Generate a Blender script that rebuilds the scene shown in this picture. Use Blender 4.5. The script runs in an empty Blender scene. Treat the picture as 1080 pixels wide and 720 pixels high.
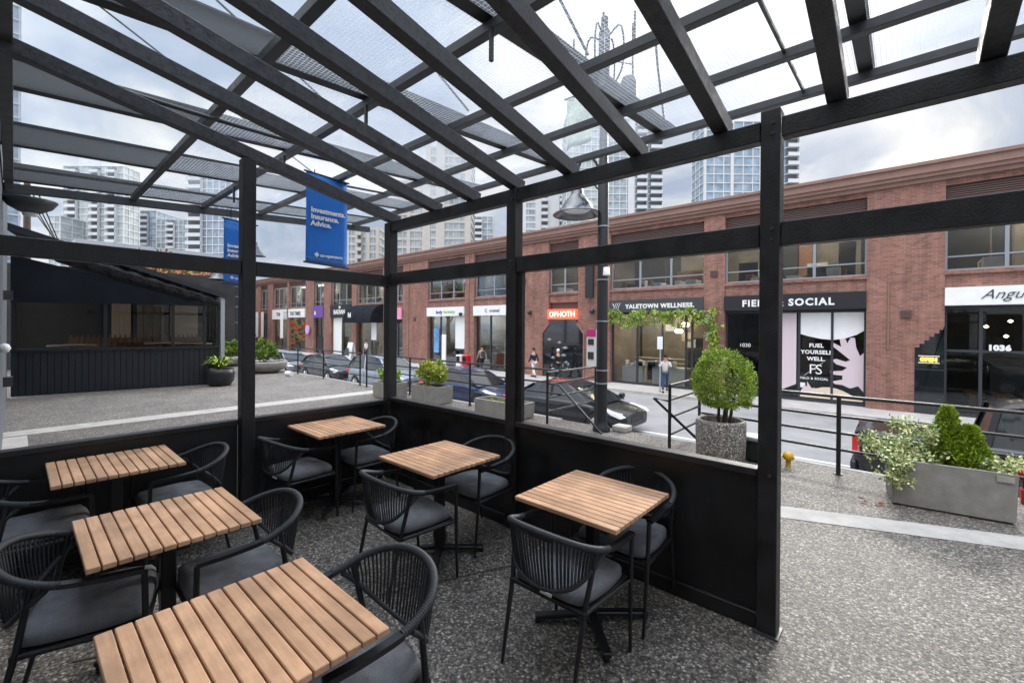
import bpy, math, random
import numpy as np
from mathutils import Vector, Matrix
random.seed(7); rng = np.random.default_rng(7)
R = math.radians
scene = bpy.context.scene
COL = scene.collection

# ------------------------------------------------------------------ materials
def N(nt, t, **kw):
    n = nt.nodes.new(t)
    for k, v in kw.items():
        if k in n.inputs: n.inputs[k].default_value = v
        else: setattr(n, k, v)
    return n

def mat(name, col, rough=.6, metal=0., var=0., vscale=3., bump=0., bscale=60., spec=.5, coat=0., emit=None, estr=0., rvar=0.):
    m = bpy.data.materials.new(name); m.use_nodes = True
    nt = m.node_tree; b = nt.nodes['Principled BSDF']; L = nt.links
    b.inputs['Base Color'].default_value = (*col, 1); b.inputs['Roughness'].default_value = rough
    b.inputs['Metallic'].default_value = metal; b.inputs['Specular IOR Level'].default_value = spec
    b.inputs['Coat Weight'].default_value = coat; b.inputs['Coat Roughness'].default_value = .05
    if emit:
        b.inputs['Emission Color'].default_value = (*emit, 1); b.inputs['Emission Strength'].default_value = estr
    tc = None
    if var or bump or rvar: tc = N(nt, 'ShaderNodeTexCoord')
    if var or rvar:
        no = N(nt, 'ShaderNodeTexNoise', Scale=vscale, Detail=6., Roughness=.65)
        L.new(tc.outputs['Object'], no.inputs['Vector'])
    if var:
        ra = N(nt, 'ShaderNodeMapRange'); ra.inputs[1].default_value = .3; ra.inputs[2].default_value = .7
        ra.inputs[3].default_value = 1 - var; ra.inputs[4].default_value = 1 + var
        L.new(no.outputs['Fac'], ra.inputs[0])
        mx = N(nt, 'ShaderNodeVectorMath', operation='SCALE'); mx.inputs[0].default_value = col
        L.new(ra.outputs[0], mx.inputs['Scale']); L.new(mx.outputs[0], b.inputs['Base Color'])
    if rvar:
        rr = N(nt, 'ShaderNodeMapRange'); rr.inputs[1].default_value = .3; rr.inputs[2].default_value = .7
        rr.inputs[3].default_value = max(.05, rough - rvar); rr.inputs[4].default_value = min(1, rough + rvar)
        L.new(no.outputs['Fac'], rr.inputs[0]); L.new(rr.outputs[0], b.inputs['Roughness'])
    if bump:
        n2 = N(nt, 'ShaderNodeTexNoise', Scale=bscale, Detail=4.); L.new(tc.outputs['Object'], n2.inputs['Vector'])
        bp = N(nt, 'ShaderNodeBump', Strength=bump, Distance=.01)
        L.new(n2.outputs['Fac'], bp.inputs['Height']); L.new(bp.outputs[0], b.inputs['Normal'])
    return m

def ramp(nt, stops, interp='LINEAR'):
    r = N(nt, 'ShaderNodeValToRGB'); e = r.color_ramp.elements; r.color_ramp.interpolation = interp
    e[0].position, e[0].color = stops[0][0], (*stops[0][1], 1)
    e[1].position, e[1].color = stops[-1][0], (*stops[-1][1], 1)
    for p, c in stops[1:-1]:
        x = e.new(p); x.color = (*c, 1)
    return r

def aggregate_mat(name, bright=1., scale=95., tint=(1, .95, .89)):
    m = bpy.data.materials.new(name); m.use_nodes = True; nt = m.node_tree; L = nt.links; b = nt.nodes['Principled BSDF']
    tc = N(nt, 'ShaderNodeTexCoord')
    v = N(nt, 'ShaderNodeTexVoronoi', Scale=scale, Randomness=1.); L.new(tc.outputs['Object'], v.inputs['Vector'])
    sep = N(nt, 'ShaderNodeSeparateColor'); L.new(v.outputs['Color'], sep.inputs[0])
    t = tint; k = bright
    def c(x, a=1, bb=1, cc=1): return (x*k*t[0]*a, x*k*t[1]*bb, x*k*t[2]*cc)
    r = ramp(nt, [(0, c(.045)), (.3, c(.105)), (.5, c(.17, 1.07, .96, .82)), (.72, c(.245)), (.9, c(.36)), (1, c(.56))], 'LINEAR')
    L.new(sep.outputs[0], r.inputs[0])
    d = N(nt, 'ShaderNodeMapRange'); d.inputs[1].default_value = .0; d.inputs[2].default_value = .75; d.inputs[3].default_value = 1.0; d.inputs[4].default_value = .35
    L.new(v.outputs['Distance'], d.inputs[0])
    big = N(nt, 'ShaderNodeTexNoise', Scale=1.3, Detail=9., Roughness=.78); L.new(tc.outputs['Object'], big.inputs['Vector'])
    bm = N(nt, 'ShaderNodeMapRange'); bm.inputs[1].default_value = .3; bm.inputs[2].default_value = .7; bm.inputs[3].default_value = .62; bm.inputs[4].default_value = 1.3
    L.new(big.outputs['Fac'], bm.inputs[0])
    mu = N(nt, 'ShaderNodeMath', operation='MULTIPLY'); L.new(d.outputs[0], mu.inputs[0]); L.new(bm.outputs[0], mu.inputs[1])
    sc = N(nt, 'ShaderNodeVectorMath', operation='SCALE'); L.new(r.outputs[0], sc.inputs[0]); L.new(mu.outputs[0], sc.inputs['Scale'])
    L.new(sc.outputs[0], b.inputs['Base Color']); b.inputs['Roughness'].default_value = .62
    inv = N(nt, 'ShaderNodeMath', operation='SUBTRACT'); inv.inputs[0].default_value = 1; L.new(v.outputs['Distance'], inv.inputs[1])
    bp = N(nt, 'ShaderNodeBump', Strength=.7, Distance=.004); L.new(inv.outputs[0], bp.inputs['Height']); L.new(bp.outputs[0], b.inputs['Normal'])
    return m

def brick_mat(name, c1, c2, mortar):
    m = bpy.data.materials.new(name); m.use_nodes = True; nt = m.node_tree; L = nt.links; b = nt.nodes['Principled BSDF']
    tc = N(nt, 'ShaderNodeTexCoord'); s = N(nt, 'ShaderNodeSeparateXYZ'); L.new(tc.outputs['Object'], s.inputs[0])
    a = N(nt, 'ShaderNodeMath', operation='ADD'); L.new(s.outputs[0], a.inputs[0]); L.new(s.outputs[1], a.inputs[1])
    cb = N(nt, 'ShaderNodeCombineXYZ'); L.new(a.outputs[0], cb.inputs[0]); L.new(s.outputs[2], cb.inputs[1])
    br = N(nt, 'ShaderNodeTexBrick', Scale=1.); br.inputs['Color1'].default_value = (*c1, 1); br.inputs['Color2'].default_value = (*c2, 1)
    br.inputs['Mortar'].default_value = (*mortar, 1); br.inputs['Mortar Size'].default_value = .007; br.inputs['Brick Width'].default_value = .215; br.inputs['Row Height'].default_value = .075
    br.inputs['Bias'].default_value = -.1
    L.new(cb.outputs[0], br.inputs['Vector'])
    no = N(nt, 'ShaderNodeTexNoise', Scale=.7, Detail=8., Roughness=.7); L.new(tc.outputs['Object'], no.inputs['Vector'])
    mr = N(nt, 'ShaderNodeMapRange'); mr.inputs[1].default_value = .3; mr.inputs[2].default_value = .72; mr.inputs[3].default_value = .72; mr.inputs[4].default_value = 1.25
    L.new(no.outputs['Fac'], mr.inputs[0])
    sc = N(nt, 'ShaderNodeVectorMath', operation='SCALE'); L.new(br.outputs['Color'], sc.inputs[0]); L.new(mr.outputs[0], sc.inputs['Scale'])
    mp = N(nt, 'ShaderNodeMapping'); mp.inputs['Scale'].default_value = (2.2, 2.2, .22); L.new(tc.outputs['Object'], mp.inputs['Vector'])
    ns = N(nt, 'ShaderNodeTexNoise', Scale=1.4, Detail=7., Roughness=.7); L.new(mp.outputs[0], ns.inputs['Vector'])
    ms = N(nt, 'ShaderNodeMapRange'); ms.inputs[1].default_value = .35; ms.inputs[2].default_value = .62; ms.inputs[3].default_value = .74; ms.inputs[4].default_value = 1.06; L.new(ns.outputs['Fac'], ms.inputs[0])
    s2 = N(nt, 'ShaderNodeVectorMath', operation='SCALE'); L.new(sc.outputs[0], s2.inputs[0]); L.new(ms.outputs[0], s2.inputs['Scale'])
    L.new(s2.outputs[0], b.inputs['Base Color']); b.inputs['Roughness'].default_value = .85
    bp = N(nt, 'ShaderNodeBump', Strength=.5, Distance=.006); bp.invert = True; L.new(br.outputs['Fac'], bp.inputs['Height']); L.new(bp.outputs[0], b.inputs['Normal'])
    return m

def slat_wood(name, pitch=.05125, y0=-.333):
    m = bpy.data.materials.new(name); m.use_nodes = True; nt = m.node_tree; L = nt.links; b = nt.nodes['Principled BSDF']
    tc = N(nt, 'ShaderNodeTexCoord'); oi = N(nt, 'ShaderNodeObjectInfo')
    s = N(nt, 'ShaderNodeSeparateXYZ'); L.new(tc.outputs['Object'], s.inputs[0])
    o = N(nt, 'ShaderNodeMath', operation='SUBTRACT'); L.new(s.outputs[1], o.inputs[0]); o.inputs[1].default_value = y0
    d = N(nt, 'ShaderNodeMath', operation='DIVIDE'); L.new(o.outputs[0], d.inputs[0]); d.inputs[1].default_value = pitch
    f = N(nt, 'ShaderNodeMath', operation='FLOOR'); L.new(d.outputs[0], f.inputs[0])
    w = N(nt, 'ShaderNodeTexWhiteNoise', noise_dimensions='2D')
    cb = N(nt, 'ShaderNodeCombineXYZ'); L.new(f.outputs[0], cb.inputs[0]); L.new(oi.outputs['Random'], cb.inputs[1]); L.new(cb.outputs[0], w.inputs['Vector'])
    mp = N(nt, 'ShaderNodeMapping'); mp.inputs['Scale'].default_value = (5, 90, 30)
    ad = N(nt, 'ShaderNodeVectorMath', operation='ADD'); L.new(tc.outputs['Object'], ad.inputs[0])
    cb2 = N(nt, 'ShaderNodeCombineXYZ'); mu = N(nt, 'ShaderNodeMath', operation='MULTIPLY'); L.new(w.outputs[0], mu.inputs[0]); mu.inputs[1].default_value = 37.
    L.new(mu.outputs[0], cb2.inputs[0]); L.new(cb2.outputs[0], ad.inputs[1]); L.new(ad.outputs[0], mp.inputs['Vector'])
    no = N(nt, 'ShaderNodeTexNoise', Scale=1., Detail=7., Roughness=.6, Distortion=.6); L.new(mp.outputs[0], no.inputs['Vector'])
    r = ramp(nt, [(.2, (.53, .295, .17)), (.5, (.645, .375, .22)), (.8, (.72, .45, .275))]); L.new(no.outputs['Fac'], r.inputs[0])
    no2 = N(nt, 'ShaderNodeTexNoise', Scale=7., Detail=5.); L.new(tc.outputs['Object'], no2.inputs['Vector'])
    m3 = N(nt, 'ShaderNodeMapRange'); m3.inputs[1].default_value = .35; m3.inputs[2].default_value = .7; m3.inputs[3].default_value = .70; m3.inputs[4].default_value = 1.08; L.new(no2.outputs['Fac'], m3.inputs[0])
    m1 = N(nt, 'ShaderNodeMapRange'); m1.inputs[3].default_value = .84; m1.inputs[4].default_value = 1.12; L.new(w.outputs[0], m1.inputs[0])
    m2 = N(nt, 'ShaderNodeMath', operation='MULTIPLY'); L.new(m1.outputs[0], m2.inputs[0]); L.new(m3.outputs[0], m2.inputs[1])
    sc = N(nt, 'ShaderNodeVectorMath', operation='SCALE'); L.new(r.outputs[0], sc.inputs[0]); L.new(m2.outputs[0], sc.inputs['Scale'])
    L.new(sc.outputs[0], b.inputs['Base Color']); b.inputs['Roughness'].default_value = .5; b.inputs['Specular IOR Level'].default_value = .35
    bp = N(nt, 'ShaderNodeBump', Strength=.15, Distance=.003); L.new(no.outputs['Fac'], bp.inputs['Height']); L.new(bp.outputs[0], b.inputs['Normal'])
    return m

def glass_mat(name, tint=(.85, .9, .92), refl=.06, veil=0., veilcol=(.8, .85, .9)):
    m = bpy.data.materials.new(name); m.use_nodes = True; nt = m.node_tree; L = nt.links
    nt.nodes.remove(nt.nodes['Principled BSDF']); out = nt.nodes['Material Output']
    tr = N(nt, 'ShaderNodeBsdfTransparent'); tr.inputs[0].default_value = (*tint, 1)
    gl = N(nt, 'ShaderNodeBsdfGlossy'); gl.inputs['Roughness'].default_value = .02; gl.inputs[0].default_value = (.9, .95, 1, 1)
    fr = N(nt, 'ShaderNodeFresnel', IOR=1.45)
    ml = N(nt, 'ShaderNodeMath', operation='MULTIPLY_ADD'); L.new(fr.outputs[0], ml.inputs[0]); ml.inputs[1].default_value = .6 if refl else .08; ml.inputs[2].default_value = refl
    mx = N(nt, 'ShaderNodeMixShader'); L.new(ml.outputs[0], mx.inputs[0]); L.new(tr.outputs[0], mx.inputs[1]); L.new(gl.outputs[0], mx.inputs[2])
    last = mx
    if veil:
        df = N(nt, 'ShaderNodeBsdfTranslucent'); df.inputs[0].default_value = (*veilcol, 1)
        m2 = N(nt, 'ShaderNodeMixShader'); m2.inputs[0].default_value = veil; L.new(mx.outputs[0], m2.inputs[1]); L.new(df.outputs[0], m2.inputs[2]); last = m2
    L.new(last.outputs[0], out.inputs['Surface'])
    return m

def wired_glass(name, cell=.036, wire=.0052):
    m = glass_mat(name, (.985, .99, .99), .0, .05, (.9, .92, .95)); nt = m.node_tree; L = nt.links; out = nt.nodes['Material Output']
    base = out.inputs['Surface'].links[0].from_socket
    tc = N(nt, 'ShaderNodeTexCoord'); s = N(nt, 'ShaderNodeSeparateXYZ'); L.new(tc.outputs['Object'], s.inputs[0])
    ms = []
    for i in (0, 1):
        d = N(nt, 'ShaderNodeMath', operation='DIVIDE'); L.new(s.outputs[i], d.inputs[0]); d.inputs[1].default_value = cell
        f = N(nt, 'ShaderNodeMath', operation='FRACT'); L.new(d.outputs[0], f.inputs[0])
        c = N(nt, 'ShaderNodeMath', operation='LESS_THAN'); L.new(f.outputs[0], c.inputs[0]); c.inputs[1].default_value = wire / cell
        ms.append(c)
    mx = N(nt, 'ShaderNodeMath', operation='MAXIMUM'); L.new(ms[0].outputs[0], mx.inputs[0]); L.new(ms[1].outputs[0], mx.inputs[1])
    k = N(nt, 'ShaderNodeMath', operation='MULTIPLY'); L.new(mx.outputs[0], k.inputs[0]); k.inputs[1].default_value = .7
    df = N(nt, 'ShaderNodeBsdfTranslucent'); df.inputs[0].default_value = (.30, .33, .38, 1)
    mm = N(nt, 'ShaderNodeMixShader'); L.new(k.outputs[0], mm.inputs[0]); L.new(base, mm.inputs[1]); L.new(df.outputs[0], mm.inputs[2])
    L.new(mm.outputs[0], out.inputs['Surface'])
    return m

M = {}
M['timber'] = mat('black_stained_timber', (.014, .014, .016), .5, var=.8, vscale=7, bump=.25, bscale=90, rvar=.15)
M['rafterw'] = mat('weathered_black_timber', (.046, .048, .056), .48, var=.6, vscale=22, bump=.35, bscale=70, rvar=.2)
M['panel'] = mat('black_painted_panel', (.009, .009, .010), .5, var=.7, vscale=3.5, rvar=.15)
M['steel'] = mat('dark_steel', (.045, .049, .055), .45, metal=.0, var=.25, vscale=8, rvar=.15)
M['girder'] = mat('canopy_steel', (.017, .020, .024), .5, var=.25, vscale=3)
M['blackmetal'] = mat('black_powder_coat', (.012, .012, .014), .38, var=.2, vscale=9, rvar=.1)
M['rope'] = mat('charcoal_rope', (.028, .030, .035), .62, var=.25, vscale=60)
M['cushion'] = mat('grey_fabric', (.14, .143, .154), .9, var=.42, vscale=5, bump=.5, bscale=260)
M['slat'] = slat_wood('teak_slats')
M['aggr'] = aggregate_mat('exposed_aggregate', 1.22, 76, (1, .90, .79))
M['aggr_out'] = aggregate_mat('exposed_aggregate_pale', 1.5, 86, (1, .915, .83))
M['aggr_pot'] = aggregate_mat('aggregate_pot', 2.1, 75, (1, .92, .83))
M['conc'] = mat('pale_concrete', (.40, .375, .345), .85, var=.18, vscale=4, bump=.3, bscale=120)
M['pave'] = mat('pavement_concrete', (.40, .375, .36), .9, var=.15, vscale=1.2, bump=.2, bscale=60)
M['planter'] = mat('cast_concrete', (.27, .255, .23), .8, var=.22, vscale=6, bump=.25, bscale=80)
M['asphalt'] = mat('asphalt', (.25, .243, .238), .85, var=.18, vscale=.8, bump=.3, bscale=200)
M['paint'] = mat('road_paint', (.75, .75, .74), .7, var=.15, vscale=6)
M['brick'] = brick_mat('red_brick', (.325, .140, .102), (.19, .080, .061), (.27, .21, .18))
M['brick2'] = brick_mat('red_brick_far', (.30, .12, .085), (.22, .085, .065), (.28, .2, .17))
M['cornice'] = mat('painted_cornice', (.235, .135, .108), .7, var=.12, vscale=2)
M['louvre'] = mat('brown_louvre', (.12, .075, .065), .6)
M['frame'] = mat('dark_window_frame', (.03, .035, .042), .45)
M['framelt'] = mat('grey_window_frame', (.25, .28, .31), .4)
M['glass'] = glass_mat('shop_glass', (.72, .75, .75), .012)
M['glassdk'] = glass_mat('upper_window_glass', (.56, .59, .6), .004)
M['clear'] = glass_mat('clear_canopy_glass', (.955, .98, .985), .0, .05, (.85, .9, .95))
M['wired'] = wired_glass('wired_canopy_glass')
M['white'] = mat('white_paint', (.78, .78, .78), .5, var=.05)
M['black'] = mat('black_paint', (.012, .013, .016), .45)
M['charcoal'] = mat('charcoal_sign', (.045, .047, .052), .5)
M['blue'] = mat('banner_blue', (.006, .145, .54), .7, var=.12, vscale=2)
M['bluelt'] = mat('banner_light_blue', (.05, .2, .56), .7)
M['inner'] = mat('interior_wall', (.26, .22, .18), .8, var=.3, vscale=.8)
M['innerdk'] = mat('interior_dark', (.035, .033, .032), .7, var=.4, vscale=1.5)
M['lampon'] = mat('lit_lamp', (1, .8, .5), .5, emit=(1, .74, .42), estr=14)
M['striplight'] = mat('lit_strip', (1, 1, 1), .5, emit=(1, .86, .68), estr=32)
M['neon'] = mat('lit_red_sign', (.9, .06, .03), .5, emit=(1, .055, .025), estr=1.6)
M['neonpale'] = mat('lit_pale_letters', (1, .7, .6), .5, emit=(1, .55, .42), estr=2.2)
M['yellowlit'] = mat('lit_yellow', (1, .7, .05), .5, emit=(1, .62, .03), estr=1.8)
M['pink'] = mat('pale_pink_film', (.60, .50, .54), .6)
M['cream'] = mat('cream_film', (.66, .54, .42), .6)
M['leaf1'] = mat('bright_leaf', (.31, .42, .028), .55, var=.3, vscale=30)
M['leaf2'] = mat('mid_leaf', (.10, .175, .024), .55, var=.3, vscale=30)
M['leaf3'] = mat('deep_leaf', (.025, .05, .012), .6)
M['leafbrown'] = mat('dry_brown_leaf', (.10, .055, .028), .7)
M['leafcream'] = mat('cream_leaf_edge', (.74, .73, .38), .6)
M['leafgrey'] = mat('grey_green_leaf', (.30, .39, .17), .6)
M['yellowleaf'] = mat('yellow_green_leaf', (.40, .42, .06), .6, var=.3, vscale=20)
M['autumn'] = mat('autumn_orange_leaf', (.33, .15, .05), .7)
M['autumn2'] = mat('autumn_rust_leaf', (.22, .09, .045), .7)
M['bark'] = mat('bark', (.075, .055, .042), .85, var=.3, vscale=20)
M['soil'] = mat('soil', (.05, .032, .022), .95, var=.4, vscale=30, bump=.6)
M['twrglass'] = mat('tower_glass', (.30, .345, .375), .2, var=.4, vscale=.35, spec=.5)
M['twrglass2'] = mat('tower_glass_green', (.39, .435, .435), .2, var=.3, vscale=.35, spec=.5)
M['twrblue'] = mat('tower_glass_blue', (.25, .315, .385), .2, var=.4, vscale=.35, spec=.5)
M['twrwhite'] = mat('tower_concrete', (.60, .60, .61), .8, var=.08, vscale=.2)
M['twrbeige'] = mat('tower_beige_concrete', (.47, .44, .40), .85, var=.08, vscale=.2)
M['twrgrey'] = mat('tower_grey_concrete', (.40, .42, .45), .8, var=.08, vscale=.2)
M['twrshade'] = mat('tower_painted_shade', (.13, .145, .16), .7)
M['lampblack'] = mat('gloss_black_enamel', (.012, .013, .016), .22, coat=.5)
M['awning'] = mat('black_awning_cloth', (.016, .019, .024), 1., var=.35, vscale=1.5, spec=.1)
M['vinyl'] = mat('black_vinyl', (.012, .013, .015), .25, var=.4, vscale=6, bump=.6, bscale=9)
M['tyre'] = mat('tyre', (.015, .015, .015), .8)
M['rim'] = mat('alloy_rim', (.5, .5, .52), .3, metal=.9)
M['carglass'] = mat('car_glass', (.012, .015, .018), .05, spec=.9)
M['headlamp'] = mat('headlamp_lens', (.75, .77, .8), .12, spec=.8)
M['redlens'] = mat('red_lens', (.45, .01, .015), .15, spec=.7)
M['chrome'] = mat('chrome', (.6, .6, .62), .15, metal=1.)
M['skin'] = mat('skin', (.48, .28, .20), .6)
M['hair'] = mat('dark_hair', (.02, .015, .012), .7)
M['navy'] = mat('navy_cloth', (.012, .018, .045), .85)
M['blackcloth'] = mat('black_cloth', (.012, .012, .014), .9)
M['greycloth'] = mat('grey_pink_cloth', (.30, .25, .26), .9)
M['whitecloth'] = mat('white_cloth', (.68, .66, .64), .9)
M['jeans'] = mat('jeans', (.03, .06, .13), .85)
M['wood_bench'] = mat('bench_wood', (.22, .10, .05), .5, var=.3, vscale=8)
M['purple'] = mat('purple_sign', (.14, .06, .30), .5)
M['magenta'] = mat('magenta_poster', (.62, .03, .22), .6)
M['red'] = mat('red_gloss', (.50, .014, .018), .3)
M['green_sign'] = mat('pale_green_flag', (.50, .60, .50), .8, var=.3, vscale=3)
M['yellow'] = mat('yellow_gloss', (.72, .42, .02), .4)
M['galv'] = mat('galvanised', (.42, .44, .46), .45, metal=.6)
M['facade'] = mat('grey_blue_cladding', (.46, .49, .52), .5, var=.15, vscale=1)
M['stainless'] = mat('stainless', (.45, .47, .5), .3, metal=.9)
def carpaint(n, c, metal=.3): return mat(n, c, .25, metal=metal*.6, coat=.25, spec=.4)

# ------------------------------------------------------------------ mesh builder
class MB:
    def __init__(s): s.v = []; s.f = []; s.m = []; s.sm = []
    def add(s, vs, fs, mi=0, smooth=False):
        o = len(s.v); s.v += [tuple(map(float, p)) for p in vs]
        for f in fs: s.f.append(tuple(i + o for i in f)); s.m.append(mi); s.sm.append(smooth)
        return s
    def box(s, x0, x1, y0, y1, z0, z1, mi=0, bev=0.):
        if x0 > x1: x0, x1 = x1, x0
        if y0 > y1: y0, y1 = y1, y0
        if z0 > z1: z0, z1 = z1, z0
        if bev <= 0:
            vs = [(x0,y0,z0),(x1,y0,z0),(x1,y1,z0),(x0,y1,z0),(x0,y0,z1),(x1,y0,z1),(x1,y1,z1),(x0,y1,z1)]
            return s.add(vs, [(0,3,2,1),(4,5,6,7),(0,1,5,4),(1,2,6,5),(2,3,7,6),(3,0,4,7)], mi)
        b = bev; V = []; ix = {}
        for sx, X in ((-1, x0), (1, x1)):
            for sy, Yy in ((-1, y0), (1, y1)):
                for sz, Z in ((-1, z0), (1, z1)):
                    for ax in range(3):
                        p = [X, Yy, Z]; sg = (sx, sy, sz)
                        for k in range(3):
                            if k != ax: p[k] -= sg[k] * b
                        ix[(sx, sy, sz, ax)] = len(V); V.append(p)
        F = []
        def q(c, ax):
            return ix[(*c, ax)]
        for ax in range(3):
            o = [k for k in range(3) if k != ax]
            for sg in (-1, 1):
                loop = []
                for a, bb in ((-1,-1),(1,-1),(1,1),(-1,1)):
                    c = [0,0,0]; c[ax] = sg; c[o[0]] = a; c[o[1]] = bb; loop.append(q(tuple(c), ax))
                if (sg > 0) == (ax == 1): loop.reverse()
                F.append(loop)
            for a in (-1, 1):
                for bb in (-1, 1):   # edges along ax
                    c0 = [0,0,0]; c1 = [0,0,0]; c0[ax] = -1; c1[ax] = 1
                    for c in (c0, c1): c[o[0]] = a; c[o[1]] = bb
                    F.append([q(tuple(c0), o[0]), q(tuple(c1), o[0]), q(tuple(c1), o[1]), q(tuple(c0), o[1])])
        for a in (-1,1):
            for bb in (-1,1):
                for c in (-1,1): F.append([ix[(a,bb,c,0)], ix[(a,bb,c,1)], ix[(a,bb,c,2)]])
        return s.add(V, F, mi)
    def bar(s, p0, p1, w, h, mi=0, upv=(0,0,1), bev=0.):
        p0, p1 = Vector(p0), Vector(p1); d = p1 - p0; L = d.length; d.normalize()
        u = Vector(upv); r = d.cross(u)
        if r.length < 1e-4: r = d.cross(Vector((0, 1, 0)))
        r.normalize(); u = r.cross(d)
        t = MB(); t.box(-w/2, w/2, 0, L, -h/2, h/2, mi, bev)
        s.add([p0 + r*a[0] + d*a[1] + u*a[2] for a in t.v], t.f, mi); return s
    def tube(s, pts, rad, n=10, mi=0, cap=True, smooth=True):
        pts = [Vector(p) for p in pts]; rads = rad if hasattr(rad, '__len__') else [rad]*len(pts)
        V = []; F = []; prev = None
        for i, p in enumerate(pts):
            a = pts[max(0, i-1)]; b = pts[min(len(pts)-1, i+1)]; d = (b - a).normalized()
            if prev is None:
                r = d.cross(Vector((0, 0, 1)))
                if r.length < .05: r = d.cross(Vector((1, 0, 0)))
            else: r = prev - d * prev.dot(d)
            r.normalize(); prev = r; u = d.cross(r)
            for k in range(n):
                t = 2*math.pi*k/n; V.append(p + (r*math.cos(t) + u*math.sin(t))*rads[i])
        for i in range(len(pts)-1):
            for k in range(n):
                k2 = (k+1) % n; F.append((i*n+k, i*n+k2, (i+1)*n+k2, (i+1)*n+k))
        s.add(V, F, mi, smooth)
        if cap: s.add([V[k] for k in range(n)], [tuple(range(n))[::-1]], mi); s.add([V[(len(pts)-1)*n+k] for k in range(n)], [tuple(range(n))], mi)
        return s
    def lathe(s, prof, cx=0, cy=0, n=28, mi=0, smooth=True):
        V = []; F = []
        for r, z in prof:
            for k in range(n):
                t = 2*math.pi*k/n; V.append((cx + r*math.cos(t), cy + r*math.sin(t), z))
        for i in range(len(prof)-1):
            for k in range(n):
                k2 = (k+1) % n; F.append((i*n+k, i*n+k2, (i+1)*n+k2, (i+1)*n+k))
        s.add(V, F, mi, smooth)
        if prof[0][0] > 1e-4: s.add(V[:n], [tuple(range(n))[::-1]], mi)
        if prof[-1][0] > 1e-4: s.add(V[-n:], [tuple(range(n))], mi)
        return s
    def prism(s, poly, a0, a1, axis='y', mi=0):
        n = len(poly)
        def pt(p, a): return (p[0], a, p[1]) if axis == 'y' else ((a, p[0], p[1]) if axis == 'x' else (p[0], p[1], a))
        V = [pt(p, a0) for p in poly] + [pt(p, a1) for p in poly]
        F = [tuple(range(n)), tuple(range(2*n-1, n-1, -1))] + [(i, n+i, n+(i+1) % n, (i+1) % n) for i in range(n)]
        return s.add(V, F, mi)
    def quad(s, a, b, c, d, mi=0): return s.add([a, b, c, d], [(0, 1, 2, 3)], mi)
    def build(s, name, mats, parent=None, fix=True):
        off = Vector((0, 0, 0)); p = parent
        while p is not None: off += p.location; p = p.parent
        me = bpy.data.meshes.new(name); me.from_pydata([(a[0]-off.x, a[1]-off.y, a[2]-off.z) for a in s.v], [], s.f)
        ms = mats if isinstance(mats, (list, tuple)) else [mats]
        for mm in ms: me.materials.append(mm)
        me.polygons.foreach_set('material_index', s.m); me.polygons.foreach_set('use_smooth', s.sm); me.update()
        if fix:
            import bmesh
            bm = bmesh.new(); bm.from_mesh(me); bmesh.ops.recalc_face_normals(bm, faces=bm.faces); bm.to_mesh(me); bm.free()
        o = bpy.data.objects.new(name, me); COL.objects.link(o); o.parent = parent
        return o

def thing(name, label, cat, loc=(0, 0, 0), group=None):
    o = bpy.data.objects.new(name, None); COL.objects.link(o); o.location = loc; o.empty_display_size = .2
    o['label'] = label; o['category'] = cat
    if group: o['group'] = group
    return o
def tag(o, label, cat, group=None):
    o['label'] = label; o['category'] = cat
    if group: o['group'] = group
    return o
def struct(o, kind='structure'): o['kind'] = kind; return o
def copy_tree(o, parent=None):
    c = o.copy(); COL.objects.link(c); c.parent = parent
    for ch in list(o.children): copy_tree(ch, c)
    return c

def text_mb(txt, size, origin, bold=.0, depth=.01, axis='-y', align='LEFT', shear=0., space=1.):
    cu = bpy.data.curves.new('lettering', 'FONT'); cu.body = txt; cu.size = size; cu.offset = bold; cu.extrude = depth/2
    cu.align_x = align; cu.shear = shear; cu.space_character = space; cu.resolution_u = 3
    o = bpy.data.objects.new('lettering_tmp', cu); COL.objects.link(o)
    dg = bpy.context.evaluated_depsgraph_get(); me = bpy.data.meshes.new_from_object(o.evaluated_get(dg))
    mb = MB(); ox, oy, oz = origin
    if axis == '-y': vs = [(ox+v.co.x, oy-v.co.z, oz+v.co.y) for v in me.vertices]
    elif axis == 'x': vs = [(ox+v.co.z, oy+v.co.x, oz+v.co.y) for v in me.vertices]   # faces +X, reads along +Y
    mb.add(vs, [tuple(p.vertices) for p in me.polygons])
    bpy.data.objects.remove(o); bpy.data.curves.remove(cu); bpy.data.meshes.remove(me)
    return mb

# ------------------------------------------------------------------ camera / light / world
cam = bpy.data.cameras.new('camera'); co = bpy.data.objects.new('camera', cam); COL.objects.link(co); scene.camera = co
cam.sensor_width = 36; cam.lens = 463.8/1080*36; cam.clip_end = 3000; cam.clip_start = .03
cam.shift_y = -13.74/1080
a_, th_, ro_ = R(41.45), R(.177), R(.4336)
fw0 = Vector((-math.sin(a_), math.cos(a_), 0)); rt0 = Vector((math.cos(a_), math.sin(a_), 0)); u0 = Vector((0, 0, 1))
fw = fw0*math.cos(th_) - u0*math.sin(th_); up1 = u0*math.cos(th_) + fw0*math.sin(th_)
rt = rt0*math.cos(ro_) + up1*math.sin(ro_); up = up1*math.cos(ro_) - rt0*math.sin(ro_)
co.matrix_world = Matrix(((rt.x, up.x, -fw.x, 0), (rt.y, up.y, -fw.y, 0), (rt.z, up.z, -fw.z, 1.75), (0, 0, 0, 1)))

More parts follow.
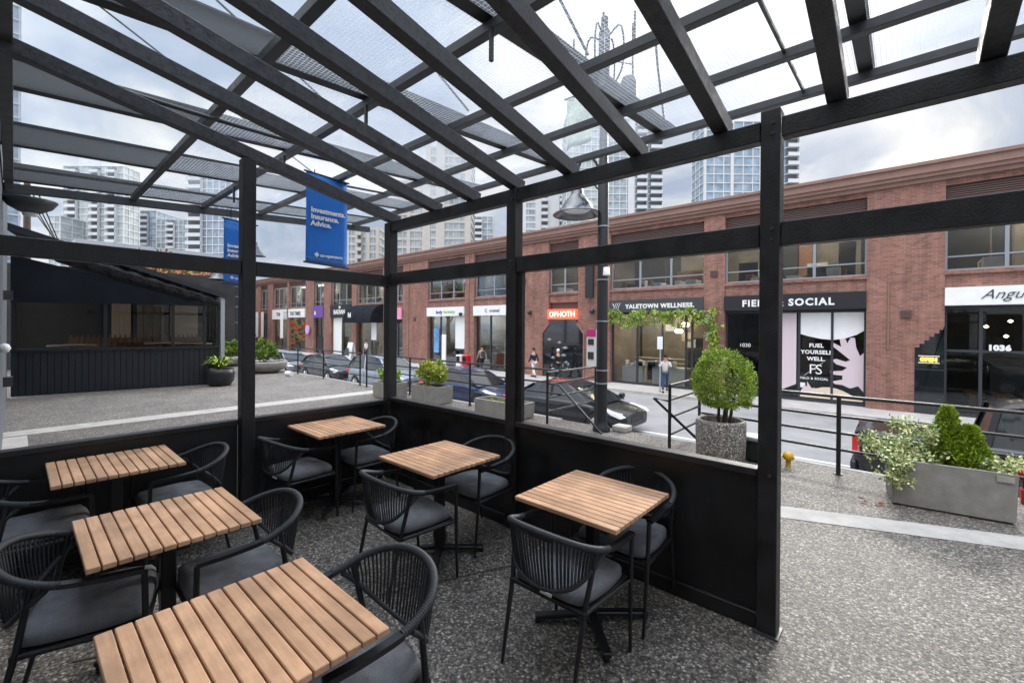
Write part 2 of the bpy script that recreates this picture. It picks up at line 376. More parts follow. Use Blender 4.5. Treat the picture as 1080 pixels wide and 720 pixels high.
SUN_EL, SUN_AZ = R(27), R(-4)
sdir = Vector((math.sin(SUN_AZ)*math.cos(SUN_EL), math.cos(SUN_AZ)*math.cos(SUN_EL), math.sin(SUN_EL)))
sl = bpy.data.lights.new('sun', 'SUN'); sl.energy = 1.5; sl.angle = R(14); sl.color = (1, .95, .88)
so = bpy.data.objects.new('sun', sl); COL.objects.link(so); so.rotation_euler = sdir.to_track_quat('Z', 'Y').to_euler(); so.location = (0, 10, 30)

w = bpy.data.worlds.new('World'); scene.world = w; w.use_nodes = True; nt = w.node_tree; L = nt.links
bg = nt.nodes['Background']; bg.inputs['Strength'].default_value = .12
sky = N(nt, 'ShaderNodeTexSky', sky_type='NISHITA', sun_disc=False, sun_elevation=SUN_EL, sun_rotation=SUN_AZ, air_density=1.2, dust_density=1.5)
tc = N(nt, 'ShaderNodeTexCoord'); sp = N(nt, 'ShaderNodeSeparateXYZ'); L.new(tc.outputs['Generated'], sp.inputs[0])
zz = N(nt, 'ShaderNodeMath', operation='ADD'); L.new(sp.outputs[2], zz.inputs[0]); zz.inputs[1].default_value = .22
dx = N(nt, 'ShaderNodeMath', operation='DIVIDE'); L.new(sp.outputs[0], dx.inputs[0]); L.new(zz.outputs[0], dx.inputs[1])
dy = N(nt, 'ShaderNodeMath', operation='DIVIDE'); L.new(sp.outputs[1], dy.inputs[0]); L.new(zz.outputs[0], dy.inputs[1])
cb = N(nt, 'ShaderNodeCombineXYZ'); L.new(dx.outputs[0], cb.inputs[0]); L.new(dy.outputs[0], cb.inputs[1]); cb.inputs[2].default_value = 3.35
n1 = N(nt, 'ShaderNodeTexNoise', Scale=1.5, Detail=9., Roughness=.56, Distortion=.5); L.new(cb.outputs[0], n1.inputs['Vector'])
cr = ramp(nt, [(.36, (3.5, 4.2, 5.4)), (.455, (4.7, 5.2, 6.1)), (.53, (6.2, 6.45, 6.8)), (.62, (8.2, 8.2, 8.2))]); L.new(n1.outputs['Fac'], cr.inputs[0])
n2 = N(nt, 'ShaderNodeTexNoise', Scale=.8, Detail=5.); L.new(cb.outputs[0], n2.inputs['Vector'])
gap = N(nt, 'ShaderNodeMapRange'); gap.inputs[1].default_value = .56; gap.inputs[2].default_value = .72; gap.inputs[3].default_value = 1.; gap.inputs[4].default_value = .55; L.new(n2.outputs['Fac'], gap.inputs[0])
mxs = N(nt, 'ShaderNodeMix', data_type='RGBA'); L.new(gap.outputs[0], mxs.inputs[0]); L.new(sky.outputs[0], mxs.inputs[6]); L.new(cr.outputs[0], mxs.inputs[7])
dt = N(nt, 'ShaderNodeVectorMath', operation='DOT_PRODUCT'); L.new(tc.outputs['Generated'], dt.inputs[0]); dt.inputs[1].default_value = sdir
cl = N(nt, 'ShaderNodeMath', operation='MAXIMUM'); L.new(dt.outputs['Value'], cl.inputs[0]); cl.inputs[1].default_value = 0
pw = N(nt, 'ShaderNodeMath', operation='POWER'); L.new(cl.outputs[0], pw.inputs[0]); pw.inputs[1].default_value = 70
gw = N(nt, 'ShaderNodeVectorMath', operation='SCALE'); gw.inputs[0].default_value = (4.0, 3.5, 2.8); L.new(pw.outputs[0], gw.inputs['Scale'])
ad = N(nt, 'ShaderNodeVectorMath', operation='ADD'); L.new(mxs.outputs[2], ad.inputs[0]); L.new(gw.outputs[0], ad.inputs[1])
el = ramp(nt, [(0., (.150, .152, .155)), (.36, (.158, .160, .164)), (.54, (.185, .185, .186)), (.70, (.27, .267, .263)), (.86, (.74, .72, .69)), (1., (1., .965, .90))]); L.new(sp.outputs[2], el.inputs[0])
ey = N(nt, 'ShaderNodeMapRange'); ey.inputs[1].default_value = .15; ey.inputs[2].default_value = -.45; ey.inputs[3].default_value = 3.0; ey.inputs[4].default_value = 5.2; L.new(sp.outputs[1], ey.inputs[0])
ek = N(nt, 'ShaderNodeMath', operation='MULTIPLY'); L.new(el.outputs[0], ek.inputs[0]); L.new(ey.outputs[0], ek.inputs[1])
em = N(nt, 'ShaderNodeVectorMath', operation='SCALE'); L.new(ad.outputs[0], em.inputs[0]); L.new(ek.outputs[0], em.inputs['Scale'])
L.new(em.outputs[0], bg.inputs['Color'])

vs = scene.view_settings; vs.view_transform = 'Standard'; vs.look = 'None'; vs.exposure = 1.12; vs.gamma = 1; vs.use_curve_mapping = False
scene.render.engine = 'CYCLES'; scene.cycles.max_bounces = 8; scene.cycles.transparent_max_bounces = 24; scene.cycles.use_denoising = True
scene.cycles.sample_clamp_indirect = 6

# ------------------------------------------------------------------ setting: grounds
ROAD, SWK = -1.43, -1.30
def sheet(name, m, x0, x1, y0, y1, z, th=None):
    b = MB()
    if th: b.box(x0, x1, y0, y1, z-th, z)
    else: b.quad((x0, y0, z), (x1, y0, z), (x1, y1, z), (x0, y1, z))
    return struct(b.build(name, m))
sheet('ground', M['asphalt'], -900, 700, -300, 1200, -1.46)
sheet('road', M['asphalt'], -260, 60, 10.75, 19.95, ROAD)
sheet('sidewalk', M['pave'], -260, 60, 20.1, 22.6, SWK, .15)
sheet('sidewalk_kerb', M['conc'], -260, 60, 19.95, 20.1, SWK+.003, .16)
sheet('lower_sidewalk', M['pave'], -260, 60, 6.98, 10.6, SWK, .15)
sheet('lower_kerb', M['conc'], -260, 60, 10.6, 10.75, SWK+.003, .16)
b = MB(); b.box(-260, -2.1, 12.8, 12.92, ROAD+.002, ROAD+.006); b.box(-2.1, 60, 12.8, 12.92, ROAD+.002, ROAD+.006)
struct(b.build('lane_marking', M['paint']))
# raised loading dock (patio level): inner darker panel and pale outer aggregate, bands of smooth concrete
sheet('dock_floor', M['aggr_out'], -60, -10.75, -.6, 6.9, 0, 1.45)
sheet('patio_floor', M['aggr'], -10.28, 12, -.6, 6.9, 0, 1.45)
b = MB()
b.box(-10.75, -10.515, -.6, 6.9, -1.45, .002); b.box(-10.505, -10.28, -.6, 6.9, -1.45, .002)
struct(b.build('concrete_band', M['conc']))
b = MB(); b.add([(-4.6, 3.42, .004), (12, 9.05, .004), (12, 9.4, .004), (-4.6, 3.77, .004)], [(0,1,2,3)])
b = MB(); k = .395
def bx(x): return 4.86 + k*(x + .88)
b.add([(-6.2, bx(-6.2)-.165, .004), (4.75, bx(4.75)-.165, .004), (4.75-.0, bx(4.75)+.165, .004), (-6.2, bx(-6.2)+.165, .004)], [(0,1,2,3)])
o = struct(b.build('concrete_strip', M['conc']))
b = MB(); b.box(-60, -4.85, 6.9, 6.98, -1.45, .003); b.box(-2.45, 12, 6.9, 6.98, -1.45, .003); struct(b.build('dock_edge', M['conc']))
b = MB()
for i in range(8): b.box(-4.85, -2.45, 6.9+.0+i*.0, 6.9+.3*(8-i), -1.46+.0 + i*.165, -1.3 + i*.165) if i < 7 else None
struct(b.build('dock_steps', M['conc']))
b = MB(); b.quad((-10.2, -.5, .004), (-8.75, -.5, .004), (-8.75, .14, .004), (-10.2, .14, .004)); struct(b.build('concrete_patch', M['conc']))
# control joints sawn in the patio slab
b = MB()
for (p, q) in (((-3.2, .2), (-1.9, 2.88)), ((-1.98, -.5), (-1.9, .9)), ((-9.0, 3.2), (-6.0, 3.25)), ((-12.2, -.5), (-11.6, 6.8))):
    p, q = Vector((*p, 0)), Vector((*q, 0)); n_ = Vector((-(q-p).y, (q-p).x, 0)).normalized()*.006
    b.add([p-n_+Vector((0,0,.0035)), q-n_+Vector((0,0,.0035)), q+n_+Vector((0,0,.0035)), p+n_+Vector((0,0,.0035))], [(0,1,2,3)])
struct(b.build('slab_joint', mat('joint_dark', (.05, .04, .035), .9)))

# ------------------------------------------------------------------ pergola
YW, XW = 2.9, -4.45
RSL = .2
def rz(y): return 3.005 + RSL*(2.9 - y)
pg = thing('pergola', 'black timber pergola with slatted roof, mid rails and low panels round the patio', 'pergola', (-2.4, 1.4, 0))
def part(mb, name, m, par=pg): return mb.build(name, m, par)
PW = .047
for (x, y, zt, wx, wy) in ((-.563, YW, 3.0, .05, .055), (-2.54, YW, 2.945, .052, .052), (XW, YW, 2.94, .055, .055), (XW, 1.40, rz(1.4)-.06, .055, .055)):
    part(MB().box(x-wx, x+wx, y-wy, y+wy, 0.012, zt, 0, .004), 'post', M['timber'])
part(MB().box(-.625, -.50, YW-.07, YW+.07, .0, .011), 'foot_plate', M['steel'])
def seg(y, za, zb, xs, nm, wy=.042, m='timber'):
    for x0, x1 in xs: part(MB().box(x0, x1, y-wy, y+wy, za, zb, 0, .004), nm, M[m])
seg(YW, 2.835, 2.948, ((XW+.058, -2.595), (-2.485, -.616), (-.51, 4.2)), 'top_beam')
seg(YW, 2.222, 2.355, ((XW+.058, -2.595), (-2.485, -.616), (-.51, 4.2)), 'mid_rail')
for y0, y1 in ((-.6, 1.34), (1.46, YW-.058)): part(MB().box(XW-.042, XW+.042, y0, y1, 2.20, 2.33, 0, .004), 'mid_rail', M['timber'])
part(MB().box(3.8, 3.91, YW-.055, YW+.055, .0, 2.833, 0, .004), 'post', M['timber'])
# low panels, cap and bottom rail
for x0, x1 in ((XW+.06, -2.595), (-2.485, -.616)):
    b = MB(); b.box(x0, x1, YW-.012, YW+.012, .10, .893); b.box(x0, x1, YW-.032, YW+.03, .003, .098, 0, .004)
    part(b, 'low_panel', M['panel'])
    part(MB().box(x0, x1, YW-.045, YW+.045, .895, .937, 0, .004), 'panel_cap', M['timber'])
for y0, y1 in ((-.55, 1.34), (1.46, YW-.06)):
    b = MB(); b.box(XW-.062, XW-.038, y0, y1, .10, .853); b.box(XW-.075, XW-.03, y0, y1, .003, .098, 0, .004)
    part(b, 'low_panel', M['panel'])
    part(MB().box(XW-.09, XW-.005, y0, y1, .855, .898, 0, .004), 'panel_cap', M['timber'])
for (x, y) in ((-.563, YW-.057), (-2.54, YW-.054), (XW+.0, YW-.057)):
    for z_ in (2.86, 2.92, 2.26, 2.32, .915): MB().tube([(x+.012, y-.006, z_), (x+.012, y+.004, z_)], .009, 8).build('bolt', M['steel'], pg)
# frame batten beside the middle post
part(MB().box(-2.484, -2.43, YW-.02, YW+.02, .94, 2.22), 'batten', M['timber'])
for x in (XW, -3.672, -3.096, -2.54, -1.973, -1.40, -.84, -.262, .30, .88, 1.45, 2.02, 2.6, 3.2):
    y1 = 2.985 if x != XW else 3.0
    b = MB(); b.bar((x, -.495, rz(-.495)), (x, y1, rz(y1)), .088, .105, 0, bev=.004); part(b, 'rafter', M['rafterw'])
part(MB().box(-4.6, 4.2, -.60, -.50, 3.45, 3.64), 'ledger', M['timber'])

# ------------------------------------------------------------------ glass marquee above
H0, KS = 3.80, .065
def gz(y): return H0 + KS*y
YE = 5.66
mq = thing('glass_marquee', 'grey steel marquee roofed in wired glass, hung above the pergola', 'canopy', (-4, 2.5, H0))
PY = [-.05, 1.303, 2.276, 3.236, 4.26, 5.22]
for i, y in enumerate(PY):
    b = MB(); h = .085 if i else .2
    b.box(-9.55, 4.0, y-.04, y+.04, gz(y)-h, gz(y)-.006, 0, .004); part(b, 'purlin', M['steel'], mq)
OX = [-9.6, -7.7, -5.82, -3.9, -2.24, -.26, 1.65, 3.5]
for i, x in enumerate(OX):
    b = MB()
    top = lambda y: gz(y) + .25 - .015*y
    poly = [(-.5, gz(-.5)+.012), (YE-.32, gz(YE-.32)+.012), (YE, gz(YE)+.10), (YE, gz(YE)+.17), (YE-.35, top(YE-.35)), (-.5, top(-.5))]
    b.prism(poly, x-.012, x+.012, 'x')
    for (q0, q1) in ((poly[0], poly[1]), (poly[1], poly[2]), (poly[5], poly[4]), (poly[4], poly[3])):
        b.bar((x, q0[0], q0[1]), (x, q1[0], q1[1]), .11, .014)
    part(b, 'outrigger', M['girder'], mq)
b = MB(); b.bar((-9.62, -.5, gz(-.5)-.10), (-9.62, YE, gz(YE)-.10), .09, .12); part(b, 'edge_beam', M['steel'], mq)
def glass_plate(x0, x1, y0, y1, m):
    b = MB(); t = .007
    V = [(x, y, gz(y)+dz) for dz in (0, t) for (x, y) in ((x0, y0), (x1, y0), (x1, y1), (x0, y1))]
    b.add(V, [(0,3,2,1),(4,5,6,7),(0,1,5,4),(1,2,6,5),(2,3,7,6),(3,0,4,7)][:0] + [(4,5,6,7)]); part(b, 'glass_pane', m, mq)
glass_plate(-9.55, 2.2, PY[1]+.003, PY[5]+.03, M['wired'])
glass_plate(-9.55, 2.2, PY[0]+.0, PY[1]-.003, M['clear'])
for x in (-8.7, -6.75, -.74): part(MB().bar((x, PY[0], gz(PY[0])-.02), (x, PY[5], gz(PY[5])-.02), .022, .03), 'glazing_bar', M['steel'], mq)
b = MB(); b.bar((-8.65, PY[0], gz(.3)+.01), (-8.65, PY[1], gz(1.3)+.01), .03, .02); 
for x in OX[1:6]:
    b = MB(); b.tube([(x, 3.6, gz(3.6)+.3), (x+.15, -.62, 6.4)], .013, 8); part(b, 'hanger_rod', M['steel'], mq)
    MB().box(x+.06, x+.085, 2.2, 2.225, gz(2.2)-.33, gz(2.2)-.09).build('lamp_bracket', M['blackmetal'], mq)
b = MB(); b.tube([(-5.0, -.3, 3.75), (-5.0, 1.2, 3.74), (-5.0, 2.3, 3.76)], .022, 8); part(b, 'conduit', M['steel'], mq)
tag(MB().tube([(-.46, -.4, 5.4), (-1.1, 2.2, 4.75), (-1.9, 4.4, 4.45), (-2.2, 5.3, 4.3)], .014, 8).build('service_cable', M['blackmetal']), 'black service cable draped above the wired glass by the pole', 'cable')

# ------------------------------------------------------------------ tables
def table_base_label(l): return l
def make_table(label):
    t = thing('bistro_table', label, 'table', (0, 0, 0), 'slatted bistro tables on the patio')
    hz = .75; half = .333; n = 13; p = .05125
    b = MB()
    for i in range(n):
        y0 = -half + i*p + .003; y1 = -half + (i+1)*p - .003
        b.box(-half, half, y0, y1, hz-.024, hz, 0, .003)
    top = b.build('tabletop', M['slat'], t)
    b = MB(); b.box(-.30, .30, -.03, .03, hz-.05, hz-.0245); b.box(-.27, -.23, -.31, .31, hz-.05, hz-.0246); b.box(.23, .27, -.31, .31, hz-.05, hz-.0246)
    b.build('top_frame', M['blackmetal'], t)
    MB().box(-.032, .032, -.032, .032, .055, hz-.051, 0, .006).build('pedestal', M['blackmetal'], t)
    for k in range(4):
        an = R(45+90*k); d = Vector((math.cos(an), math.sin(an), 0)); b = MB()
        b.bar(d*.0 + Vector((0, 0, .045)) + d*.02, d*.34 + Vector((0, 0, .034)), .05, .026, bev=.004)
        b.tube([d*.325+Vector((0, 0, 0)), d*.325+Vector((0, 0, .022))], .018, 10)
        b.build('base_foot', M['blackmetal'], t)
    return t
TBL = [((-1.375, 2.30, 0), 'slatted wood bistro table beside the right end post of the patio'),
       ((-2.67, 2.19, 0), 'slatted wood bistro table before the middle post, in line with the street panel'),
       ((-4.10, 2.08, .035), 'slatted wood bistro table tucked into the far corner of the low panels'),
       ((-2.81, .525, 0), 'slatted wood bistro table in the middle of the left row, single pedestal in view'),
       ((-4.10, .475, .035), 'slatted wood bistro table pushed against the left low panel'),
       ((-1.60, .50, 0), 'nearest slatted wood table, large in the bottom foreground')]
t0 = make_table(TBL[0][1])
tabs = []
for i, (p, l) in enumerate(TBL):
    t = t0 if i == 0 else copy_tree(t0)
    t.location = p; t['label'] = l; tabs.append(t)

# ------------------------------------------------------------------ chairs (front = +Y)
def spline(pts, n):
    pts = [Vector(p) for p in pts]; P = [2*pts[0]-pts[1]] + pts + [2*pts[-1]-pts[-2]]; out = []
    segs = len(pts)-1
    for i in range(n):
        t = i/(n-1)*segs; k = min(int(t), segs-1); u = t-k
        a, b, c, d = P[k], P[k+1], P[k+2], P[k+3]
        out.append(.5*((2*b) + (c-a)*u + (2*a-5*b+4*c-d)*u*u + (3*b-a-3*c+d)*u**3))
    return out
def make_chair(label):
    t = thing('rope_armchair', label, 'chair', (0, 0, 0), 'rope back armchairs at the bistro tables')
    rimh = [(-.262, .235, .655), (-.272, .08, .663), (-.272, -.06, .68), (-.238, -.18, .72), (-.14, -.262, .757), (0, -.29, .77)]
    full = rimh + [(-x, y, z) for x, y, z in rimh[-2::-1]]
    cur = spline(full, 420); n = len(cur)
    back = cur[75:345]
    rad = [.0165*(1 + .13*math.sin(i*2*math.pi/3.0)) for i in range(len(back))]
    MB().tube(back, rad, 9).build('rope_rim', M['rope'], t)
    for sgn in (0, 1):
        arm = cur[:76] if sgn == 0 else cur[344:]
        b = MB()
        for i in range(0, len(arm)-1, 5):
            a, c = arm[i], arm[min(i+5, len(arm)-1)]
            b.bar(a - (c-a)*.02, c + (c-a)*.02, .036, .02)
        b.build('armrest', M['blackmetal'], t)
    lowh = [(-.268, -.075, .665), (-.245, -.14, .60), (-.185, -.20, .525), (-.10, -.232, .487), (0, -.243, .475)]
    low = spline(lowh + [(-x, y, z) for x, y, z in lowh[-2::-1]], 90)
    MB().tube(low, .012, 8).build('lower_hoop', M['rope'], t)
    b = MB()
    nc = 40
    for i in range(1, nc):
        u = i/nc
        p = back[int((.02+.96*u)*(len(back)-1))]; q = low[int((.03+.94*u)*(len(low)-1))]
        for dd in (-.0035, .0035):
            o = Vector((dd, 0, 0)); b.tube([p+o, (p+q)/2+o+Vector((0, -.004, 0)), q+o], .0032, 4, cap=False)
    b.build('cord_back', M['rope'], t)
    for sx in (-1, 1):
        MB().tube([(sx*.262, .235, .65), (sx*.255, .24, .40), (sx*.245, .262, 0.0)], [.0125, .0125, .0095], 10).build('leg', M['blackmetal'], t)
        MB().tube([(sx*.258, -.12, .69), (sx*.225, -.17, .42), (sx*.215, -.265, 0.0)], [.0125, .0135, .0095], 10).build('leg', M['blackmetal'], t)
    b = MB(); b.box(-.235, .235, -.19, .245, .388, .412, 0, .004)
    b.tube([(-.25, .245, .40), (.25, .245, .40)], .011, 8); b.tube([(-.225, -.18, .40), (.225, -.18, .40)], .011, 8)
    b.tube([(-.25, .245, .40), (-.225, -.18, .40)], .011, 8); b.tube([(.25, .245, .40), (.225, -.18, .40)], .011, 8)
    b.build('seat_pan', M['blackmetal'], t)
    # cushion: rounded slab, slightly puffed
    b = MB(); gx, gy = 17, 17; V = []; F = []
    def outl(u, v):
        x = u*.238*(1 - .06*(v < 0)*(-v)); y = .028 + v*.222; return x, y
    for layer in (0, 1):
        for j in range(gy):
            for i in range(gx):
                u = -1+2*i/(gx-1); v = -1+2*j/(gy-1)
                m_ = (1-abs(u)**4)*(1-abs(v)**4)
                cr_ = 1 - .10*max(0, abs(u)*abs(v))**3
                x, y = outl(u*cr_, v*cr_)
                e = max(abs(u), abs(v)); ins = 1 - .02*(e > .99)
                z = (.472 + .018*m_ + .004*math.sin(9*u+2)*math.sin(7*v)) if layer else .414
                if e > .99: z = .458 if layer else .424
                V.append((x*ins, y*ins, z))
    q = gx*gy
    for j in range(gy-1):
        for i in range(gx-1):
            k = j*gx+i; F.append((q+k, q+k+1, q+k+gx+1, q+k+gx)); F.append((k, k+gx, k+gx+1, k+1))
    per = [i for i in range(gx)] + [j*gx+gx-1 for j in range(1, gy)] + [(gy-1)*gx+i for i in range(gx-2, -1, -1)] + [j*gx for j in range(gy-2, 0, -1)]
    for a, c in zip(per, per[1:]+per[:1]): F.append((a, c, q+c, q+a))
    b.add(V, F, 0, True); b.build('seat_cushion', M['cushion'], t)
    MB().box(-.02, .05, -.2, -.194, .418, .432).build('care_tag', M['white'], t)
    return t
CH = [((-1.33, 1.955, 0), 0, 'rope armchair on the near side of the table by the right end post'),
      ((-1.32, 2.62, 0), 180, 'rope armchair between the street panel and the table by the right end post'),
      ((-2.57, 1.81, 0), -4, 'rope armchair on the near side of the table before the middle post'),
      ((-2.65, 2.58, 0), 180, 'rope armchair with its back to the street panel, left of the middle post'),
      ((-4.10, 1.70, 0), 4, 'rope armchair at the corner table, on its side nearest the left post'),
      ((-4.08, 2.38, 0), 178, 'rope armchair squeezed into the far corner of the low panels'),
      ((-2.65, .80, 0), 178, 'rope armchair turned towards the middle table of the left row, back to the corner table'),
      ((-2.84, .23, 0), -15, 'rope armchair at the left frame edge with a full grey cushion before the middle table'),
      ((-4.13, .85, 0), 182, 'rope armchair by the left post, facing the table against the left panel'),
      ((-4.15, .10, 0), 0, 'rope armchair against the left panel at the frame edge, arms only in view'),
      ((-1.57, .875, 0), 178, 'nearest rope armchair, its wrapped rim beside the foreground table')]
c0 = make_chair(CH[0][2])
for i, (p, r, l) in enumerate(CH):
    c = c0 if i == 0 else copy_tree(c0)
    c.location = p; c.rotation_euler = (0, 0, R(r)); c['label'] = l

# ------------------------------------------------------------------ foliage helpers
def leaves(mb, pts, size, mi_fn, dirs=None, aspect=.5, jitter=1.):
    n = len(pts); size = np.broadcast_to(size, (n,))
    a = rng.normal(size=(n, 3))
    if dirs is not None: a = a*jitter + dirs
    a /= np.linalg.norm(a, axis=1)[:, None]
    b_ = np.cross(a, rng.normal(size=(n, 3))); b_ /= np.linalg.norm(b_, axis=1)[:, None]
    for i in range(n):
        p = pts[i]; l = a[i]*size[i]; w_ = b_[i]*size[i]*aspect*.5
        mb.add([p, p+l*.5+w_, p+l, p+l*.5-w_], [(0, 1, 2, 3)], mi_fn(i, p))
def clump_points(centers, rad, n):
    k = rng.integers(0, len(centers), n); d = rng.normal(size=(n, 3)); d /= np.linalg.norm(d, axis=1)[:, None]
    r = rng.random(n)**.45
    return centers[k] + d*r[:, None]*np.broadcast_to(rad, (len(centers),))[k][:, None], d, k
def sphere_pts(c, r, n):
    d = rng.normal(size=(n, 3)); d /= np.linalg.norm(d, axis=1)[:, None]; return np.array(c) + d*np.array(r), d

# topiary ball in a round aggregate pot
tp = thing('topiary_planter', 'round aggregate concrete pot holding a clipped yellow green ball shrub', 'planter', (-1.80, 6.28, 0))
b = MB(); b.lathe([(.285, 0), (.30, .03), (.31, .30), (.31, .50), (.30, .535), (.265, .54), (.25, .52), (.245, .46)], -1.80, 6.28, 40); b.build('pot', M['aggr_pot'], tp)
MB().lathe([(.25, .47), (.15, .49), (0.001, .495)], -1.80, 6.28, 24).build('soil', M['soil'], tp)
for dx_, dy_ in ((-.05, .02), (.05, -.02), (.01, .05), (.09, .03)):
    MB().tube([(-1.79+dx_, 6.29+dy_, .46), (-1.78+dx_*1.15, 6.32+dy_*1.15, .72), (-1.77+dx_*1.5, 6.33+dy_*1.5, .95)], [.022, .018, .014], 8).build('stem', M['bark'], tp)
cc, d_ = sphere_pts((-1.77, 6.33, 1.06), (.355, .355, .36), 420)
cc = np.array((-1.77, 6.33, 1.06)) + (cc-np.array((-1.77, 6.33, 1.06)))*(1+.07*np.sin(cc[:, :1]*11+cc[:, 2:]*7)+rng.normal(size=(len(cc), 1))*.035); cc[:, 2] = np.maximum(cc[:, 2], .74)
pts, dd, kk = clump_points(cc, .064, 24000)
cen = np.array((-1.77, 6.33, 1.06)); out = (pts-cen); out /= np.linalg.norm(out, axis=1)[:, None]
brown = np.linalg.norm(cc - np.array((-1.60, 6.05, 1.08)), axis=1) < .13
brown2 = np.linalg.norm(cc - np.array((-2.1, 6.15, 1.05)), axis=1) < .10
tone = rng.random(len(cc))
b = MB()
def mi(i, p):
    k = kk[i]
    if (brown[k] or brown2[k]) and rng.random() < .55: return 3
    t = tone[k]*.6 + rng.random()*.4
    return 0 if t > .36 else (1 if t > .14 else 2)
leaves(b, pts, rng.uniform(.018, .036, len(pts)), mi, out, .42, .8)
b.build('crown', [M['leaf1'], M['leaf2'], M['leaf3'], M['leafbrown']], tp, fix=False)

# long concrete trough with variegated plant and conical shrub
def trough(name, label, x0, x1, y0, y1, h, grp=None, rot=0., taper=.03, c=None, tagplate=False):
    cx, cy = (x0+x1)/2, (y0+y1)/2
    t = thing(name, label, 'planter', (0, 0, 0), grp)
    hx, hy = (x1-x0)/2, (y1-y0)/2; wl = .045
    b = MB()
    def ring(k, z): return [(-hx*k, -hy*k, z), (hx*k, -hy*k, z), (hx*k, hy*k, z), (-hx*k, hy*k, z)]
    ox, oy = hx-wl, hy-wl
    V = ring(1-taper, .02) + ring(1, h) + [(-ox, -oy, h), (ox, -oy, h), (ox, oy, h), (-ox, oy, h)] + [(-ox, -oy, h-.09), (ox, -oy, h-.09), (ox, oy, h-.09), (-ox, oy, h-.09)]
    F = [(0, 3, 2, 1)]
    for a in (0, 4, 8):
        for i in range(4): F.append((a+i, a+(i+1) % 4, a+4+(i+1) % 4, a+4+i))
    b.add(V, F); b.box(-hx*.8, hx*.8, -hy*.8, hy*.8, 0, .0205)
    b.build('trough', M['planter'], t)
    MB().box(-ox+.002, ox-.002, -oy+.002, oy-.002, h-.12, h-.045).build('soil', M['soil'], t)
    if tagplate: MB().box(hx-.14, hx-.03, -hy-.012, -hy-.003, h-.075, h-.02).build('plate', M['conc'], t)
    return t, cx, cy
pt, cx, cy = trough('planter_trough', 'long grey concrete trough with variegated trailing plant and conical evergreen', -.10, .775, 5.87, 6.33, .455, tagplate=True)
cs = []
for i in range(46):
    u = rng.random(); cs.append((-.47+.46*u*1.0 + rng.normal()*.05, rng.normal()*.10-.02, .45 + rng.random()**1.4*.36*(1-.5*abs(u-.4)) ))
for i in range(16): cs.append((-.52 + rng.random()*.22, -.24 + rng.normal()*.03, .24+rng.random()*.26))
for i in range(6): cs.append((-.58+rng.normal()*.03, .0+rng.normal()*.1, .36+rng.random()*.3))
for i in range(9): cs.append((.30 + rng.random()*.16, -.1+rng.normal()*.07, .48+rng.random()*.06))
cs = np.array(cs); pts, dd, kk = clump_points(cs, .075, 3600); tone = rng.random(len(cs))
b = MB()
leaves(b, pts, rng.uniform(.025, .05, len(pts)), lambda i, p: (0 if rng.random() < .56 else 1) if tone[kk[i]] > .25 else (1 if rng.random() < .6 else 2), dd, .6, 1.)
b.build('variegated_plant', [M['leafcream'], M['leafgrey'], M['leaf2']], pt, fix=False)
b = MB()
for (bx_, by_, r0, hh) in ((.02, .04, .135, .56), (.17, .0, .15, .40), (.10, .1, .13, .36)):
    nn = 5200; u = rng.random(nn)**.8; an = rng.random(nn)*2*math.pi
    lump = 1 + .16*np.sin(an*5+u*9) + .1*np.sin(an*9-u*17)
    rr = r0*(1-u)**.62*(.55+.45*rng.random(nn)**.5)*lump + .012
    P_ = np.stack([bx_+rr*np.cos(an), by_+rr*np.sin(an), .42+u*hh], 1)
    D_ = np.stack([np.cos(an)*.9, np.sin(an)*.9, np.ones(nn)*.9], 1)
    leaves(b, P_, rng.uniform(.022, .045, nn), lambda i, p: 0 if rng.random() < .8 else (1 if rng.random() < .75 else 2), D_, .4, .6)
b.build('conical_shrub', [M['leaf1'], M['leaf2'], M['leaf3']], pt, fix=False)
pt.location = (.345, 6.13, 0); pt.rotation_euler = (0, 0, R(7.5))

def bush(mb, c, r, n, size, dirs_up=.6, clumps=40):
    cs, _ = sphere_pts(c, r, clumps); cs += rng.normal(size=cs.shape)*.03
    pts, dd, kk = clump_points(cs, min(r)*.42, n)
    tone = rng.random(clumps)
    dd = dd + np.array((0, 0, dirs_up))
    leaves(mb, pts, rng.uniform(size*.6, size*1.2, n), lambda i, p: 0 if tone[kk[i]]*.6+rng.random()*.4 > .35 else (1 if rng.random() < .7 else 2), dd, .4, .7)
pb, cx, cy = trough('planter_trough', 'square concrete trough with a bushy yellow green shrub by the railing', -8.62, -7.66, 6.25, 6.72, .40, 'small concrete troughs along the railing')
b = MB(); bush(b, (0, 0, .66), (.30, .22, .22), 2600, .085, .9, 30); b.build('shrub', [M['yellowleaf'], M['leaf1'], M['leaf2']], pb, fix=False); pb.location = (-8.14, 6.42, 0)
b = MB()
pa, cx, cy = trough('planter_trough', 'concrete trough with a small leafy plant left of the corner post', -9.75, -9.0, 5.85, 6.35, .39, 'small concrete troughs along the railing')
b = MB(); bush(b, (.02, 0, .55), (.22, .18, .15), 1400, .07, .9, 18); b.build('shrub', [M['leaf1'], M['leaf2'], M['leaf3']], pa, fix=False); pa.location = (-9.36, 6.10, 0)
pc, cx, cy = trough('planter_trough', 'empty looking concrete trough left of the middle post, only a low green cover', -6.5, -5.3, 6.28, 6.75, .30, 'small concrete troughs along the railing')
b = MB(); P_ = np.stack([rng.uniform(-.5, .5, 600), rng.uniform(-.18, .18, 600), np.full(600, .265)], 1); leaves(b, P_, .03, lambda i, p: 1 if i % 3 else 0, np.tile((0, 0, .8), (600, 1)), .4); b.build('ground_cover', [M['yellowleaf'], M['leaf2']], pc, fix=False); pc.location = (-5.9, 6.45, 0)
